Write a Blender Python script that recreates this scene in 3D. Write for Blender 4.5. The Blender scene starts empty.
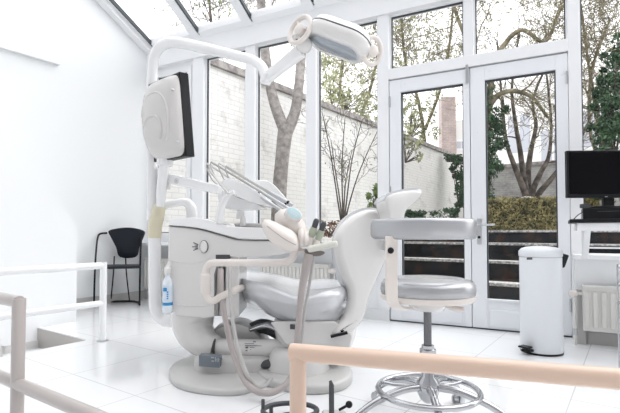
import bpy, math, random
from mathutils import Vector, Matrix
V = Vector
PI = math.pi
C = bpy.context.scene.collection

# ------------------------------------------------------------------ camera
H = 0.82
F = 458.0
PITCH = math.radians(1.68)
SH = 12.6
cam_d = bpy.data.cameras.new('camera')
cam_d.sensor_width = 36.0
cam_d.lens = F / 620.0 * 36.0
cam_d.shift_y = SH / 620.0
cam_d.clip_end = 300
cam_d.clip_start = 0.02
cam = bpy.data.objects.new('camera', cam_d)
cam.location = (0, 0, H)
cam.rotation_euler = (PI / 2 + PITCH, 0, 0)
C.objects.link(cam)
bpy.context.scene.camera = cam

# ------------------------------------------------------------------ world, light, exposure
scn = bpy.context.scene
scn.view_settings.view_transform = 'Standard'
scn.view_settings.look = 'None'
scn.view_settings.gamma = 1
scn.view_settings.exposure = 1.08
scn.view_settings.use_curve_mapping = False
w = bpy.data.worlds.new('overcast_sky')
scn.world = w
w.use_nodes = True
nt = w.node_tree
nt.nodes.clear()
wo = nt.nodes.new('ShaderNodeOutputWorld')
bg = nt.nodes.new('ShaderNodeBackground')
tc = nt.nodes.new('ShaderNodeTexCoord')
sx = nt.nodes.new('ShaderNodeSeparateXYZ')
cr = nt.nodes.new('ShaderNodeValToRGB')
nt.links.new(tc.outputs['Generated'], sx.inputs[0])
nt.links.new(sx.outputs['Z'], cr.inputs[0])
cr.color_ramp.elements[0].position = 0.0
cr.color_ramp.elements[0].color = (0.985, 0.985, 1.0, 1)
cr.color_ramp.elements[1].position = 0.7
cr.color_ramp.elements[1].color = (0.98, 0.98, 1.0, 1)
nt.links.new(cr.outputs[0], bg.inputs['Color'])
bg.inputs['Strength'].default_value = 1.15
nt.links.new(bg.outputs[0], wo.inputs[0])

sun_d = bpy.data.lights.new('added_soft_sun', 'SUN'); sun_d.energy = 0.7; sun_d.angle = math.radians(70); sun_d.color = (1, 0.985, 0.95)  # weak wide sun added to brighten the garden wall under the overcast
sun = bpy.data.objects.new('added_soft_sun', sun_d); C.objects.link(sun)
sun.rotation_euler = V((0.75, 0.25, 0.85)).to_track_quat('Z', 'Y').to_euler()

# ------------------------------------------------------------------ coordinates
cp, sp = math.cos(PITCH), math.sin(PITCH)
def ray(px, py):
    x = (px - 310.0) / F
    u = -(py - 206.5 - SH) / F
    return V((x, cp - u * sp, sp + u * cp))
def P(px, py, Y):                       # point seen at (px, py) standing Y metres in front
    r = ray(px, py)
    k = Y / r.y
    return V((r.x * k, Y, H + r.z * k))
def FL(px, py, z=0.0):                  # point on the level z
    r = ray(px, py)
    k = (z - H) / r.z
    return V((r.x * k, r.y * k, z))
def ONP(px, py, p0, n):                 # point on a plane
    r = ray(px, py)
    o = V((0, 0, H))
    k = (V(p0) - o).dot(n) / r.dot(n)
    return o + r * k
aT = math.radians(35.13)
aG = math.radians(27.7)
TX = V((math.cos(aT), -math.sin(aT), 0)); TY = V((math.sin(aT), math.cos(aT), 0))
GX = V((math.cos(aG), -math.sin(aG), 0)); GN = V((math.sin(aG), math.cos(aG), 0))
UP = V((0, 0, 1))
A = FL(392.5, 320)
A.z = 0
def tg(px):                             # position along the glass wall
    k = (px - 310.0) / F
    return (k * A.y - A.x) / (GX.x - k * GX.y)
def G(t, z=0.0, n=0.0):                 # point of the glass wall; n > 0 is outdoors
    return A + GX * t + GN * n + UP * z

# ------------------------------------------------------------------ materials
MATS = {}
def mat(name, col, rough=0.5, metal=0.0, spec=0.5, coat=0.0, noise=None, bump=None, sheen=0.0):
    if name in MATS: return MATS[name]
    m = bpy.data.materials.new(name); m.use_nodes = True
    n = m.node_tree.nodes; l = m.node_tree.links
    b = n['Principled BSDF']
    b.inputs['Base Color'].default_value = (*col, 1)
    b.inputs['Roughness'].default_value = rough
    b.inputs['Metallic'].default_value = metal
    b.inputs['Specular IOR Level'].default_value = spec
    b.inputs['Coat Weight'].default_value = coat
    if noise or bump:
        t = n.new('ShaderNodeTexCoord')
    if noise:                            # (scale, second colour, low, high)
        nz = n.new('ShaderNodeTexNoise'); nz.inputs['Scale'].default_value = noise[0]
        nz.inputs['Detail'].default_value = 6
        l.new(t.outputs['Object'], nz.inputs['Vector'])
        r = n.new('ShaderNodeValToRGB')
        r.color_ramp.elements[0].position = noise[2]; r.color_ramp.elements[0].color = (*col, 1)
        r.color_ramp.elements[1].position = noise[3]; r.color_ramp.elements[1].color = (*noise[1], 1)
        l.new(nz.outputs['Fac'], r.inputs[0]); l.new(r.outputs[0], b.inputs['Base Color'])
    if bump:                             # (scale, strength)
        nb = n.new('ShaderNodeTexNoise'); nb.inputs['Scale'].default_value = bump[0]
        nb.inputs['Detail'].default_value = 5
        l.new(t.outputs['Object'], nb.inputs['Vector'])
        bp = n.new('ShaderNodeBump'); bp.inputs['Strength'].default_value = bump[1]; bp.inputs['Distance'].default_value = 0.01
        l.new(nb.outputs['Fac'], bp.inputs['Height']); l.new(bp.outputs[0], b.inputs['Normal'])
    MATS[name] = m
    return m

def glass_mat():
    m = bpy.data.materials.new('window_glass'); m.use_nodes = True
    n = m.node_tree.nodes; l = m.node_tree.links; n.clear()
    o = n.new('ShaderNodeOutputMaterial'); mx = n.new('ShaderNodeMixShader')
    tr = n.new('ShaderNodeBsdfTransparent'); gl = n.new('ShaderNodeBsdfGlossy'); fr = n.new('ShaderNodeFresnel')
    tr.inputs[0].default_value = (0.985, 0.985, 0.985, 1); gl.inputs['Roughness'].default_value = 0.01
    fr.inputs['IOR'].default_value = 1.35
    ge = n.new('ShaderNodeNewGeometry'); s1 = n.new('ShaderNodeMath'); s1.operation = 'SUBTRACT'; s1.inputs[0].default_value = 1.0
    ml = n.new('ShaderNodeMath'); ml.operation = 'MULTIPLY'
    l.new(ge.outputs['Backfacing'], s1.inputs[1]); l.new(fr.outputs[0], ml.inputs[0]); l.new(s1.outputs[0], ml.inputs[1])
    l.new(ml.outputs[0], mx.inputs[0]); l.new(tr.outputs[0], mx.inputs[1]); l.new(gl.outputs[0], mx.inputs[2]); l.new(mx.outputs[0], o.inputs[0])
    return m
M_GLASS = glass_mat()

def tile_mat():
    m = bpy.data.materials.new('white_floor_tiles'); m.use_nodes = True
    n = m.node_tree.nodes; l = m.node_tree.links; b = n['Principled BSDF']
    t = n.new('ShaderNodeTexCoord'); mp = n.new('ShaderNodeMapping')
    # tile joints run along TX and TY; one joint crossing is at pixel (135, 395.5)
    c = FL(135, 395.5)
    mp.vector_type = 'POINT'
    mp.inputs['Rotation'].default_value = (0, 0, aT)
    ca, sa = math.cos(aT), math.sin(aT)
    rx, ry = c.x * ca - c.y * sa, c.x * sa + c.y * ca
    mp.inputs['Location'].default_value = (-rx, -ry, 0)
    br = n.new('ShaderNodeTexBrick')
    br.offset = 0.0; br.inputs['Scale'].default_value = 1.0
    br.inputs['Brick Width'].default_value = 0.6; br.inputs['Row Height'].default_value = 0.6
    br.inputs['Mortar Size'].default_value = 0.003; br.inputs['Mortar Smooth'].default_value = 0.1
    br.inputs['Color1'].default_value = (0.83, 0.845, 0.86, 1); br.inputs['Color2'].default_value = (0.85, 0.86, 0.87, 1)
    br.inputs['Mortar'].default_value = (0.58, 0.58, 0.59, 1)
    l.new(t.outputs['Object'], mp.inputs[0]); l.new(mp.outputs[0], br.inputs['Vector']); l.new(br.outputs['Color'], b.inputs['Base Color'])
    b.inputs['Roughness'].default_value = 0.07
    b.inputs['Specular IOR Level'].default_value = 0.85
    return m

def brick_mat(name, c1, c2, mo, bw=0.23, rh=0.075, stain=(0.5, 0.5, 0.48), bumpy=0.5, lo=0.58, hi=0.8):
    m = bpy.data.materials.new(name); m.use_nodes = True
    n = m.node_tree.nodes; l = m.node_tree.links; b = n['Principled BSDF']
    t = n.new('ShaderNodeTexCoord'); s = n.new('ShaderNodeSeparateXYZ'); cb = n.new('ShaderNodeCombineXYZ')
    l.new(t.outputs['Object'], s.inputs[0]); l.new(s.outputs['X'], cb.inputs['X']); l.new(s.outputs['Z'], cb.inputs['Y'])
    br = n.new('ShaderNodeTexBrick'); br.inputs['Scale'].default_value = 1
    br.inputs['Brick Width'].default_value = bw; br.inputs['Row Height'].default_value = rh
    br.inputs['Mortar Size'].default_value = 0.006; br.inputs['Mortar Smooth'].default_value = 0.3
    br.inputs['Color1'].default_value = (*c1, 1); br.inputs['Color2'].default_value = (*c2, 1); br.inputs['Mortar'].default_value = (*mo, 1)
    l.new(cb.outputs[0], br.inputs['Vector'])
    nz = n.new('ShaderNodeTexNoise'); nz.inputs['Scale'].default_value = 2.2; nz.inputs['Detail'].default_value = 8; nz.inputs['Roughness'].default_value = 0.7
    l.new(cb.outputs[0], nz.inputs['Vector'])
    mp = n.new('ShaderNodeMapRange'); mp.inputs[1].default_value = lo; mp.inputs[2].default_value = hi
    l.new(nz.outputs['Fac'], mp.inputs[0])
    mx = n.new('ShaderNodeMix'); mx.data_type = 'RGBA'
    l.new(mp.outputs[0], mx.inputs[0]); l.new(br.outputs['Color'], mx.inputs[6]); mx.inputs[7].default_value = (*stain, 1)
    l.new(mx.outputs[2], b.inputs['Base Color'])
    bp = n.new('ShaderNodeBump'); bp.inputs['Strength'].default_value = bumpy; bp.inputs['Distance'].default_value = 0.02; bp.invert = True
    l.new(br.outputs['Fac'], bp.inputs['Height']); l.new(bp.outputs[0], b.inputs['Normal'])
    b.inputs['Roughness'].default_value = 0.85
    return m

def leaf_mat(name, c1, c2):
    m = bpy.data.materials.new(name); m.use_nodes = True
    n = m.node_tree.nodes; l = m.node_tree.links; b = n['Principled BSDF']
    t = n.new('ShaderNodeTexCoord'); nz = n.new('ShaderNodeTexNoise'); nz.inputs['Scale'].default_value = 7
    l.new(t.outputs['Object'], nz.inputs[0])
    r = n.new('ShaderNodeValToRGB'); r.color_ramp.elements[0].position = 0.35; r.color_ramp.elements[1].position = 0.65
    r.color_ramp.elements[0].color = (*c1, 1); r.color_ramp.elements[1].color = (*c2, 1)
    l.new(nz.outputs['Fac'], r.inputs[0]); l.new(r.outputs[0], b.inputs['Base Color'])
    b.inputs['Roughness'].default_value = 0.5
    return m

WALLC = mat('white_wall_paint', (0.815, 0.83, 0.84), 0.6, bump=(60, 0.03))
FRAME = mat('white_frame_paint', (0.83, 0.84, 0.855), 0.35)
DOORW = mat('worn_white_door_paint', (0.80, 0.82, 0.85), 0.4, noise=(9, (0.55, 0.55, 0.55), 0.68, 0.80))
GASKET = mat('dark_window_gasket', (0.05, 0.06, 0.07), 0.5)
WPLAS = mat('white_gloss_plastic', (0.70, 0.69, 0.68), 0.15, coat=0.6)
SHELL = mat('warm_grey_plastic', (0.60, 0.585, 0.57), 0.25, coat=0.2)
BPLAS = mat('bright_white_plastic', (0.84, 0.845, 0.85), 0.18, coat=0.4)
GPLAS = mat('pale_grey_plastic', (0.58, 0.575, 0.565), 0.3, coat=0.2)
CREAM = mat('cream_white_plastic', (0.74, 0.69, 0.65), 0.28, coat=0.2)
SILV = mat('silver_grey_upholstery', (0.66, 0.675, 0.70), 0.2, metal=0.25, bump=(250, 0.03))
STOOLG = mat('silver_vinyl', (0.44, 0.45, 0.465), 0.27, metal=0.5, bump=(300, 0.03))
CHROME = mat('chrome', (0.50, 0.51, 0.53), 0.08, metal=1.0)
STEEL = mat('brushed_steel', (0.55, 0.56, 0.58), 0.3, metal=1.0)
BLACK = mat('black_plastic', (0.006, 0.007, 0.009), 0.35, spec=0.25)
SCREEN = mat('black_screen', (0.002, 0.002, 0.003), 0.2, spec=0.12)
NAVY = mat('black_leather', (0.007, 0.010, 0.017), 0.42, spec=0.3)
HOSE = mat('grey_hose_rubber', (0.47, 0.46, 0.45), 0.4)
HOSE2 = mat('mauve_grey_hose', (0.42, 0.38, 0.37), 0.4)
DARK = mat('dark_grey_rubber', (0.06, 0.065, 0.07), 0.5)
RAILP = mat('beige_rail', (0.66, 0.49, 0.385), 0.28, coat=0.3)  # even beige over the whole near right rail
RAILW = mat('white_rail_paint', (0.86, 0.87, 0.88), 0.25, coat=0.3)
RAILG = mat('pinkish_grey_rail', (0.44, 0.40, 0.385), 0.3, coat=0.3)  # even pinkish grey over the whole near left rail
YEL = mat('yellowed_plastic', (0.66, 0.62, 0.47), 0.35)
BINW = mat('white_powder_coat', (0.74, 0.77, 0.80), 0.3)
RADI = mat('radiator_enamel', (0.74, 0.73, 0.70), 0.35)
SKIRT = mat('grey_skirting', (0.50, 0.49, 0.48), 0.5)
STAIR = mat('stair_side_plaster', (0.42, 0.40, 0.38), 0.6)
BLUE = mat('blue_label', (0.02, 0.25, 0.55), 0.4)
PALEB = mat('pale_blue_display', (0.45, 0.62, 0.66), 0.15)
SHADE = mat('grey_lamp_lens', (0.33, 0.36, 0.39), 0.12, metal=0.4)
GREENP = mat('pale_green_plastic', (0.42, 0.46, 0.36), 0.35)
PLATE = mat('blue_grey_nameplate', (0.17, 0.20, 0.23), 0.35)
INK = mat('dark_print', (0.06, 0.06, 0.07), 0.5)
BARK = mat('grey_tree_bark', (0.20, 0.185, 0.175), 0.9, noise=(14, (0.36, 0.335, 0.32), 0.35, 0.65), bump=(35, 0.9))
BARK2 = mat('brown_branch_bark', (0.05, 0.042, 0.037), 0.9, noise=(6, (0.16, 0.135, 0.115), 0.4, 0.65))
BARK3 = mat('mossy_branch_bark', (0.12, 0.105, 0.07), 0.9, noise=(5, (0.28, 0.25, 0.17), 0.4, 0.65))
LEAF_IVY = leaf_mat('ivy_leaves', (0.018, 0.05, 0.022), (0.06, 0.13, 0.06))
LEAF_PALE = leaf_mat('pale_green_leaves', (0.22, 0.25, 0.12), (0.46, 0.46, 0.29))
LEAF_MID = leaf_mat('mid_green_leaves', (0.07, 0.15, 0.04), (0.22, 0.30, 0.09))
LEAF_HEDGE = leaf_mat('golden_hedge_leaves', (0.10, 0.10, 0.045), (0.44, 0.38, 0.17))
LEAF_DRY = leaf_mat('russet_dry_leaves', (0.14, 0.06, 0.03), (0.30, 0.16, 0.09))
GRAVEL = mat('pale_gravel', (0.30, 0.29, 0.27), 0.95, noise=(30, (0.75, 0.74, 0.72), 0.42, 0.58), bump=(60, 1.0))
SOIL = mat('garden_soil', (0.10, 0.085, 0.065), 0.95, noise=(5, (0.30, 0.30, 0.22), 0.4, 0.65), bump=(20, 1.0))
RISER = mat('black_stone_riser', (0.012, 0.014, 0.017), 0.25, spec=0.25, noise=(4, (0.05, 0.03, 0.022), 0.5, 0.7))
PEBBLE = mat('white_pebble_edge', (0.25, 0.24, 0.23), 0.8, noise=(28, (0.62, 0.61, 0.59), 0.42, 0.58), bump=(50, 0.6))
BRICKW = brick_mat('white_painted_brick', (0.80, 0.80, 0.785), (0.76, 0.76, 0.745), (0.66, 0.65, 0.64), stain=(0.32, 0.30, 0.28), lo=0.54, hi=0.82)
BRICKG = brick_mat('old_grey_brick', (0.42, 0.42, 0.42), (0.36, 0.36, 0.36), (0.5, 0.5, 0.5), stain=(0.20, 0.19, 0.18), lo=0.45, hi=0.7)
BRICKP = brick_mat('pink_red_brick', (0.40, 0.32, 0.30), (0.34, 0.27, 0.25), (0.48, 0.45, 0.43), stain=(0.24, 0.20, 0.19), lo=.42, hi=.7)
COPING = mat('dark_coping_stone', (0.22, 0.20, 0.20), 0.9, noise=(8, (0.40, 0.38, 0.36), 0.4, 0.6))
RENDER = mat('pale_render', (0.78, 0.78, 0.77), 0.9)
FARWIN = mat('distant_window', (0.50, 0.52, 0.58), 0.2)

# ------------------------------------------------------------------ mesh builder
class MB:
    def __init__(s): s.v = []; s.f = []
    def add(s, vs, fs):
        o = len(s.v); s.v += [V(p) for p in vs]; s.f += [tuple(i + o for i in f) for f in fs]; return s
    def box(s, c, ex, ey, ez):           # centre and three half-axes
        c = V(c); ex = V(ex); ey = V(ey); ez = V(ez)
        p = [c + ex * a + ey * b + ez * d for d in (-1, 1) for b in (-1, 1) for a in (-1, 1)]
        fs = [(0, 2, 3, 1), (4, 5, 7, 6), (0, 1, 5, 4), (2, 6, 7, 3), (0, 4, 6, 2), (1, 3, 7, 5)]
        if ex.cross(ey).dot(ez) < 0: fs = [f[::-1] for f in fs]
        return s.add(p, fs)
    def bx(s, x, y, z, c=(0, 0, 0)):     # axis aligned, full sizes
        return s.box(c, (x / 2, 0, 0), (0, y / 2, 0), (0, 0, z / 2))
    def hexa(s, b4, t4):                 # bottom four, top four
        return s.add(list(b4) + list(t4), [(3, 2, 1, 0), (4, 5, 6, 7), (0, 1, 5, 4), (1, 2, 6, 5), (2, 3, 7, 6), (3, 0, 4, 7)])
    def tube(s, pts, r, seg=12, caps=True, closed=False):
        pts = [V(p) for p in pts]; n = len(pts)
        rr = r if isinstance(r, (list, tuple)) else [r] * n
        vs = []; fs = []; prev = None
        for i, p in enumerate(pts):
            if closed: t = (pts[(i + 1) % n] - pts[i - 1]).normalized()
            elif i == 0: t = (pts[1] - pts[0]).normalized()
            elif i == n - 1: t = (pts[-1] - pts[-2]).normalized()
            else: t = ((pts[i + 1] - p).normalized() + (p - pts[i - 1]).normalized()).normalized()
            if prev is None:
                a = V((0, 0, 1)) if abs(t.z) < 0.9 else V((1, 0, 0))
                u = t.cross(a).normalized()
            else:
                u = (prev - t * prev.dot(t)).normalized()
            prev = u; wv = t.cross(u)
            for k in range(seg):
                a = 2 * PI * k / seg
                vs.append(p + (u * math.cos(a) + wv * math.sin(a)) * rr[i])
        m = n if closed else n - 1
        for i in range(m):
            j = (i + 1) % n
            for k in range(seg):
                k2 = (k + 1) % seg
                fs.append((i * seg + k, i * seg + k2, j * seg + k2, j * seg + k))
        if caps and not closed:
            fs.append(tuple(range(seg))[::-1]); fs.append(tuple((n - 1) * seg + k for k in range(seg)))
        return s.add(vs, fs)
    def loft(s, rings, cap=True):
        n = len(rings[0]); vs = []; fs = []
        for r in rings: vs += list(r)
        for i in range(len(rings) - 1):
            for k in range(n):
                k2 = (k + 1) % n
                fs.append((i * n + k, i * n + k2, (i + 1) * n + k2, (i + 1) * n + k))
        if cap:
            fs.append(tuple(range(n))[::-1]); fs.append(tuple((len(rings) - 1) * n + k for k in range(n)))
        return s.add(vs, fs)
    def lathe(s, prof, c=(0, 0, 0), ax=(0, 0, 1), seg=32):   # prof: (radius, height)
        c = V(c); ax = V(ax).normalized()
        u = ax.orthogonal().normalized(); wv = ax.cross(u)
        rings = [[c + ax * h + (u * math.cos(2 * PI * k / seg) + wv * math.sin(2 * PI * k / seg)) * max(r, 1e-4) for k in range(seg)] for r, h in prof]
        return s.loft(rings)
    def ball(s, c, r, seg=14, sx=1, sy=1, sz=1):
        c = V(c); rings = []
        for i in range(seg // 2 + 1):
            a = -PI / 2 + PI * i / (seg // 2)
            rings.append([c + V((math.cos(a) * math.cos(2 * PI * k / seg) * r * sx + 1e-5 * math.cos(2 * PI * k / seg), math.cos(a) * math.sin(2 * PI * k / seg) * r * sy + 1e-5 * math.sin(2 * PI * k / seg), math.sin(a) * r * sz)) for k in range(seg)])
        return s.loft(rings)
    def build(s, name, m, parent=None, smooth=True, bevel=0, seg=3, angle=40, sub=0, kind=None, label=None, fixn=False):
        base = V((0, 0, 0))
        q = parent
        while q is not None:
            base += V(q.location); q = q.parent
        me = bpy.data.meshes.new(name)
        if parent is None:
            xs = [p.x for p in s.v]; ys = [p.y for p in s.v]; zs = [p.z for p in s.v]
            base = V(((min(xs) + max(xs)) / 2, (min(ys) + max(ys)) / 2, min(zs)))
        me.from_pydata([tuple(p - base) for p in s.v], [], s.f)
        me.materials.append(m)
        o = bpy.data.objects.new(name, me)
        C.objects.link(o)
        if parent is None: o.location = base
        else: o.parent = parent
        if fixn or smooth:
            import bmesh
            b = bmesh.new(); b.from_mesh(me); bmesh.ops.recalc_face_normals(b, faces=b.faces); b.to_mesh(me); b.free()
        if smooth:
            me.polygons.foreach_set('use_smooth', [True] * len(me.polygons))
            me.set_sharp_from_angle(angle=math.radians(angle))
        if bevel:
            mo = o.modifiers.new('bevel', 'BEVEL'); mo.width = bevel; mo.segments = seg; mo.limit_method = 'ANGLE'; mo.angle_limit = math.radians(35)
            me.polygons.foreach_set('use_smooth', [True] * len(me.polygons))
            mo.harden_normals = True
        if sub:
            mo = o.modifiers.new('smooth', 'SUBSURF'); mo.levels = sub; mo.render_levels = sub
        if kind: o['kind'] = kind
        if label: o['label'] = label
        return o

def smooth_pts(pts, n=6, closed=False):     # Catmull-Rom
    pts = [V(p) for p in pts]; out = []; N = len(pts)
    rng = range(N if closed else N - 1)
    for i in rng:
        if closed: a, b, c, d = pts[i - 1], pts[i], pts[(i + 1) % N], pts[(i + 2) % N]
        else: a, b, c, d = pts[max(i - 1, 0)], pts[i], pts[i + 1], pts[min(i + 2, N - 1)]
        for k in range(n):
            t = k / n
            out.append(0.5 * ((2 * b) + (c - a) * t + (2 * a - 5 * b + 4 * c - d) * t * t + (3 * b - a - 3 * c + d) * t ** 3))
    if not closed: out.append(pts[-1])
    return out
def lerps(vals, n):                         # radii to match smooth_pts
    out = []
    for i in range(len(vals) - 1):
        for k in range(n): out.append(vals[i] + (vals[i + 1] - vals[i]) * k / n)
    return out + [vals[-1]]
def sm_tube(mb, pts, r, n=6, seg=12, caps=True):
    sp_ = smooth_pts(pts, n)
    mb.tube(sp_, lerps(r, n) if isinstance(r, (list, tuple)) else r, seg, caps)
    return mb
def slab(mb, pts, nrm, prof):               # outline pts; prof: list of (offset along nrm, scale about centroid)
    c = sum(pts, V((0, 0, 0))) / len(pts)
    nrm = V(nrm)
    mb.loft([[c + (p - c) * k + nrm * d for p in pts] for d, k in prof])
    return mb

def root(name, loc, label, cat, group=None, rz=0):
    o = bpy.data.objects.new(name, None); C.objects.link(o)
    o.empty_display_size = 0.1
    o.location = loc; o.rotation_euler = (0, 0, rz)
    return tag(o, label, cat, group)
def tag(o, label, cat, group=None, kind=None):
    o['label'] = label; o['category'] = cat
    if group: o['group'] = group
    if kind: o['kind'] = kind
    return o
def struct(o, label=None):
    o['kind'] = 'structure'
    if label: o['label'] = label
    return o
def dup(r, loc, rz=None, label=None):
    c = r.copy(); C.objects.link(c); c.location = loc
    if rz is not None: c.rotation_euler = (0, 0, rz)
    if label: c['label'] = label
    for ch in [o for o in bpy.data.objects if o.parent == r]:
        d = ch.copy(); C.objects.link(d); d.parent = c
        for g in [o for o in bpy.data.objects if o.parent == ch]:
            e = g.copy(); C.objects.link(e); e.parent = d
    return c

# ================================================================== SETTING
# floor with a stairwell opening; TX/TY coordinates about the opening's corner
K = FL(88, 340)
def T(a, b, z=0.0): return K + TX * a + TY * b + UP * z
nearW = (FL(34, 328) - K).dot(TX)            # near wall face, in TX
farW = (G(tg(150)) - K).dot(TX)              # far wall face
bEnd = None
def edge_b(px, a):                           # where the line TX=a crosses the picture column px
    k = (px - 310.0) / F
    p = K + TX * a
    return (k * p.y - p.x) / (TY.x - k * TY.y)
bN = edge_b(77.5, nearW)
OPEN = -1.12                                 # opening runs from b=0 to b=OPEN
mb = MB()
def quad_slab(p0, p1, p2, p3, th=0.006):
    mb.hexa([p - UP * th for p in (p0, p1, p2, p3)], [p0, p1, p2, p3])
NB = -4.2
def clipglass(a):                            # b at which TX=a meets the glass wall
    p = T(a, 0)
    return (A - p).dot(GN) / TY.dot(GN)
for a0, a1 in ((-0.001, 5.5),):
    quad_slab(T(a0, NB), T(a1, NB), T(a1, clipglass(a1) + 0.04), T(a0, clipglass(a0) + 0.04))
quad_slab(T(farW - 0.1, 0), T(0, 0), T(0, clipglass(0) + 0.04), T(farW - 0.1, clipglass(farW - 0.1) + 0.04))
quad_slab(T(nearW - 0.3, NB), T(0, NB), T(0, OPEN), T(nearW - 0.3, OPEN))
floor = struct(mb.build('floor', tile_mat(), None, smooth=False, fixn=True))
floor_off = V(floor.location)
# keep tile joints in world coordinates
for v in floor.data.vertices: v.co += floor_off
floor.location = (0, 0, 0)

# stairwell: sides and two steps going down
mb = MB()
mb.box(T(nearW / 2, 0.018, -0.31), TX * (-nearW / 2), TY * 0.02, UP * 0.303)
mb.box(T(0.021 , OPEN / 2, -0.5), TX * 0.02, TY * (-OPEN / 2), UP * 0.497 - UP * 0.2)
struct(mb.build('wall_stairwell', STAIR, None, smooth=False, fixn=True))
mb = MB()
for i in range(4):
    mb.box(T(nearW + .01, -0.14 - 0.28 * i, -0.17 * (i + 1) + .03), TX * .009, TY * .14, UP * .03)
    mb.box(T(nearW + .01, -0.28 - 0.28 * i, -0.17 * (i + 1) - .055), TX * .009, TY * .02, UP * .115)
struct(mb.build('baseboard_stairs', mat('pale_skirting', (.62, .61, .60), .5), None, smooth=False, fixn=True))
mb = MB()
for i in range(4):
    mb.box(T(nearW / 2, -0.14 - 0.28 * i, -0.17 * (i + 1) - 0.1), TX * (-nearW / 2), TY * 0.14, UP * 0.1)
struct(mb.build('stair_steps', mat('stair_tile', (0.78, 0.79, 0.80), 0.2), None, smooth=False, fixn=True))

# roof plane
ZR = 3.12
RS = math.tan(math.radians(31))
def roof_z(p): return ZR + RS * max(0.0, (A - V((p.x, p.y, 0))).dot(GN))
def wall_poly(name, a, b0, b1, z0, thick, material, n=24):
    m_ = MB(); fr = []; bk = []
    bot = [T(a, b0, z0), T(a, b1, z0)]
    top = []
    for i in range(n + 1):
        b = b1 + (b0 - b1) * i / n
        p = T(a, b); top.append(V((p.x, p.y, roof_z(p) - 0.01)))
    ring = bot + top
    m_.loft([ring, [p - TX * thick for p in ring]])
    return struct(m_.build(name, material, None, smooth=False, fixn=True))
bCorner = clipglass(farW)
wall_poly('wall_left', farW, NB, bCorner + 0.1, -0.01, 0.25, WALLC)
# lower stair enclosure in front of it, with a raking top
e1 = ONP(77.5, 223, T(nearW, 0), TX); e2 = ONP(8, 161, T(nearW, 0), TX)
sl = (e2.z - e1.z) / ((e2 - e1).dot(TY))
b1 = bN; z1 = e1.z; b2 = NB; zt = min(z1 + sl * (b2 - b1), 3.0); b2t = b1 + (zt - z1) / sl
mb = MB(); ring = [T(nearW, NB, -1.0), T(nearW, bN, -1.0), T(nearW, bN, z1), T(nearW, b2t, zt), T(nearW, NB, zt)]
mb.loft([ring, [p - TX * (nearW - farW - 0.01) for p in ring]])
struct(mb.build('wall_stair_enclosure', WALLC, None, smooth=False, fixn=True))
# overhanging upper wall: its underside draws the line on the left
pz = ONP(60, 64.7, T(farW + 0.04, 0), TX)
bO = (pz - K).dot(TY)
mb = MB()
n = 20; ring = [T(farW + 0.045, NB, pz.z), T(farW + 0.045, bO, pz.z)]
for i in range(n + 1):
    b = bO + (NB - bO) * i / n; p = T(farW + 0.045, b); ring.append(V((p.x, p.y, roof_z(p) - 0.14)))
mb.loft([ring, [p - TX * 0.042 for p in ring]])
struct(mb.build('wall_left_upper', WALLC, None, smooth=False, fixn=True))
# skirtings
mb = MB(); mb.box(T(farW + 0.012, (bN + bCorner) / 2, 0.05), TX * 0.012, TY * ((bCorner - bN) / 2 - 0.01), UP * 0.05)
struct(mb.build('baseboard_left', SKIRT, None, smooth=False, fixn=True))

# ---------------- glass wall
ZB = 2.89            # underside of head beam
ZS = 0.67            # window sill
ZT0, ZT1 = 2.26, 2.36
tL = tg(150)
posts = [(194.5, 205), (247, 256.5), (308, 318), (379.5, 391)]
tr_n = 0
def trim(mb_, m_=FRAME, bevel=0.004):
    global tr_n
    tr_n += 1
    return struct(mb_.build('trim_%d' % tr_n, m_, None, smooth=False, bevel=bevel, fixn=True))
tR = 5.2
def gbox(t0, t1, z0, z1, n0=-0.05, n1=0.07):
    m_ = MB(); m_.box(G((t0 + t1) / 2, (z0 + z1) / 2, (n0 + n1) / 2), GX * ((t1 - t0) / 2), GN * ((n1 - n0) / 2), UP * ((z1 - z0) / 2)); return m_
# parapet under the left windows, with a sill board
struct(gbox(tL - 0.05, tg(391), 0, ZS, -0.04, 0.16).build('wall_parapet', WALLC, None, smooth=False, fixn=True))
trim(gbox(tL + 0.01, tg(391), ZS, ZS + 0.03, -0.30, 0.2))
tr_n_base = gbox(tL, tg(391), 0, 0.10, -0.065, -0.042)
struct(tr_n_base.build('baseboard_window', mat('white_skirting', (0.74, 0.75, 0.76), 0.4), None, smooth=False, fixn=True))
# head beam
m_ = gbox(tL - 0.1, tR, ZB, ZR + 0.06, -0.07, 0.10)
trim(m_)
tP = []
for a_, b_ in posts:
    t0, t1 = tg(a_), tg(b_); tP.append((t0, t1))
    trim(gbox(t0, t1, ZS + 0.02 if a_ < 370 else 0.0, ZB, -0.05, 0.08))
# posts right of the doors
tD0 = tg(391); tD1 = tg(570.5)
tQ0, tQ1 = tg(570.5), tg(582)
trim(gbox(tQ0, tQ1, 0, ZB, -0.05, 0.08))
# transom and mullion above doors
trim(gbox(tD0, tQ0, ZT0, ZT1, -0.06, 0.08))
tm0, tm1 = tg(466.5), tg(476)
trim(gbox(tm0, tm1, ZT1, ZB, -0.04, 0.07))
# far right wall end (outside the frame)
trim(gbox(tR - 0.12, tR, 0, ZB, -0.05, 0.08))

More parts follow.
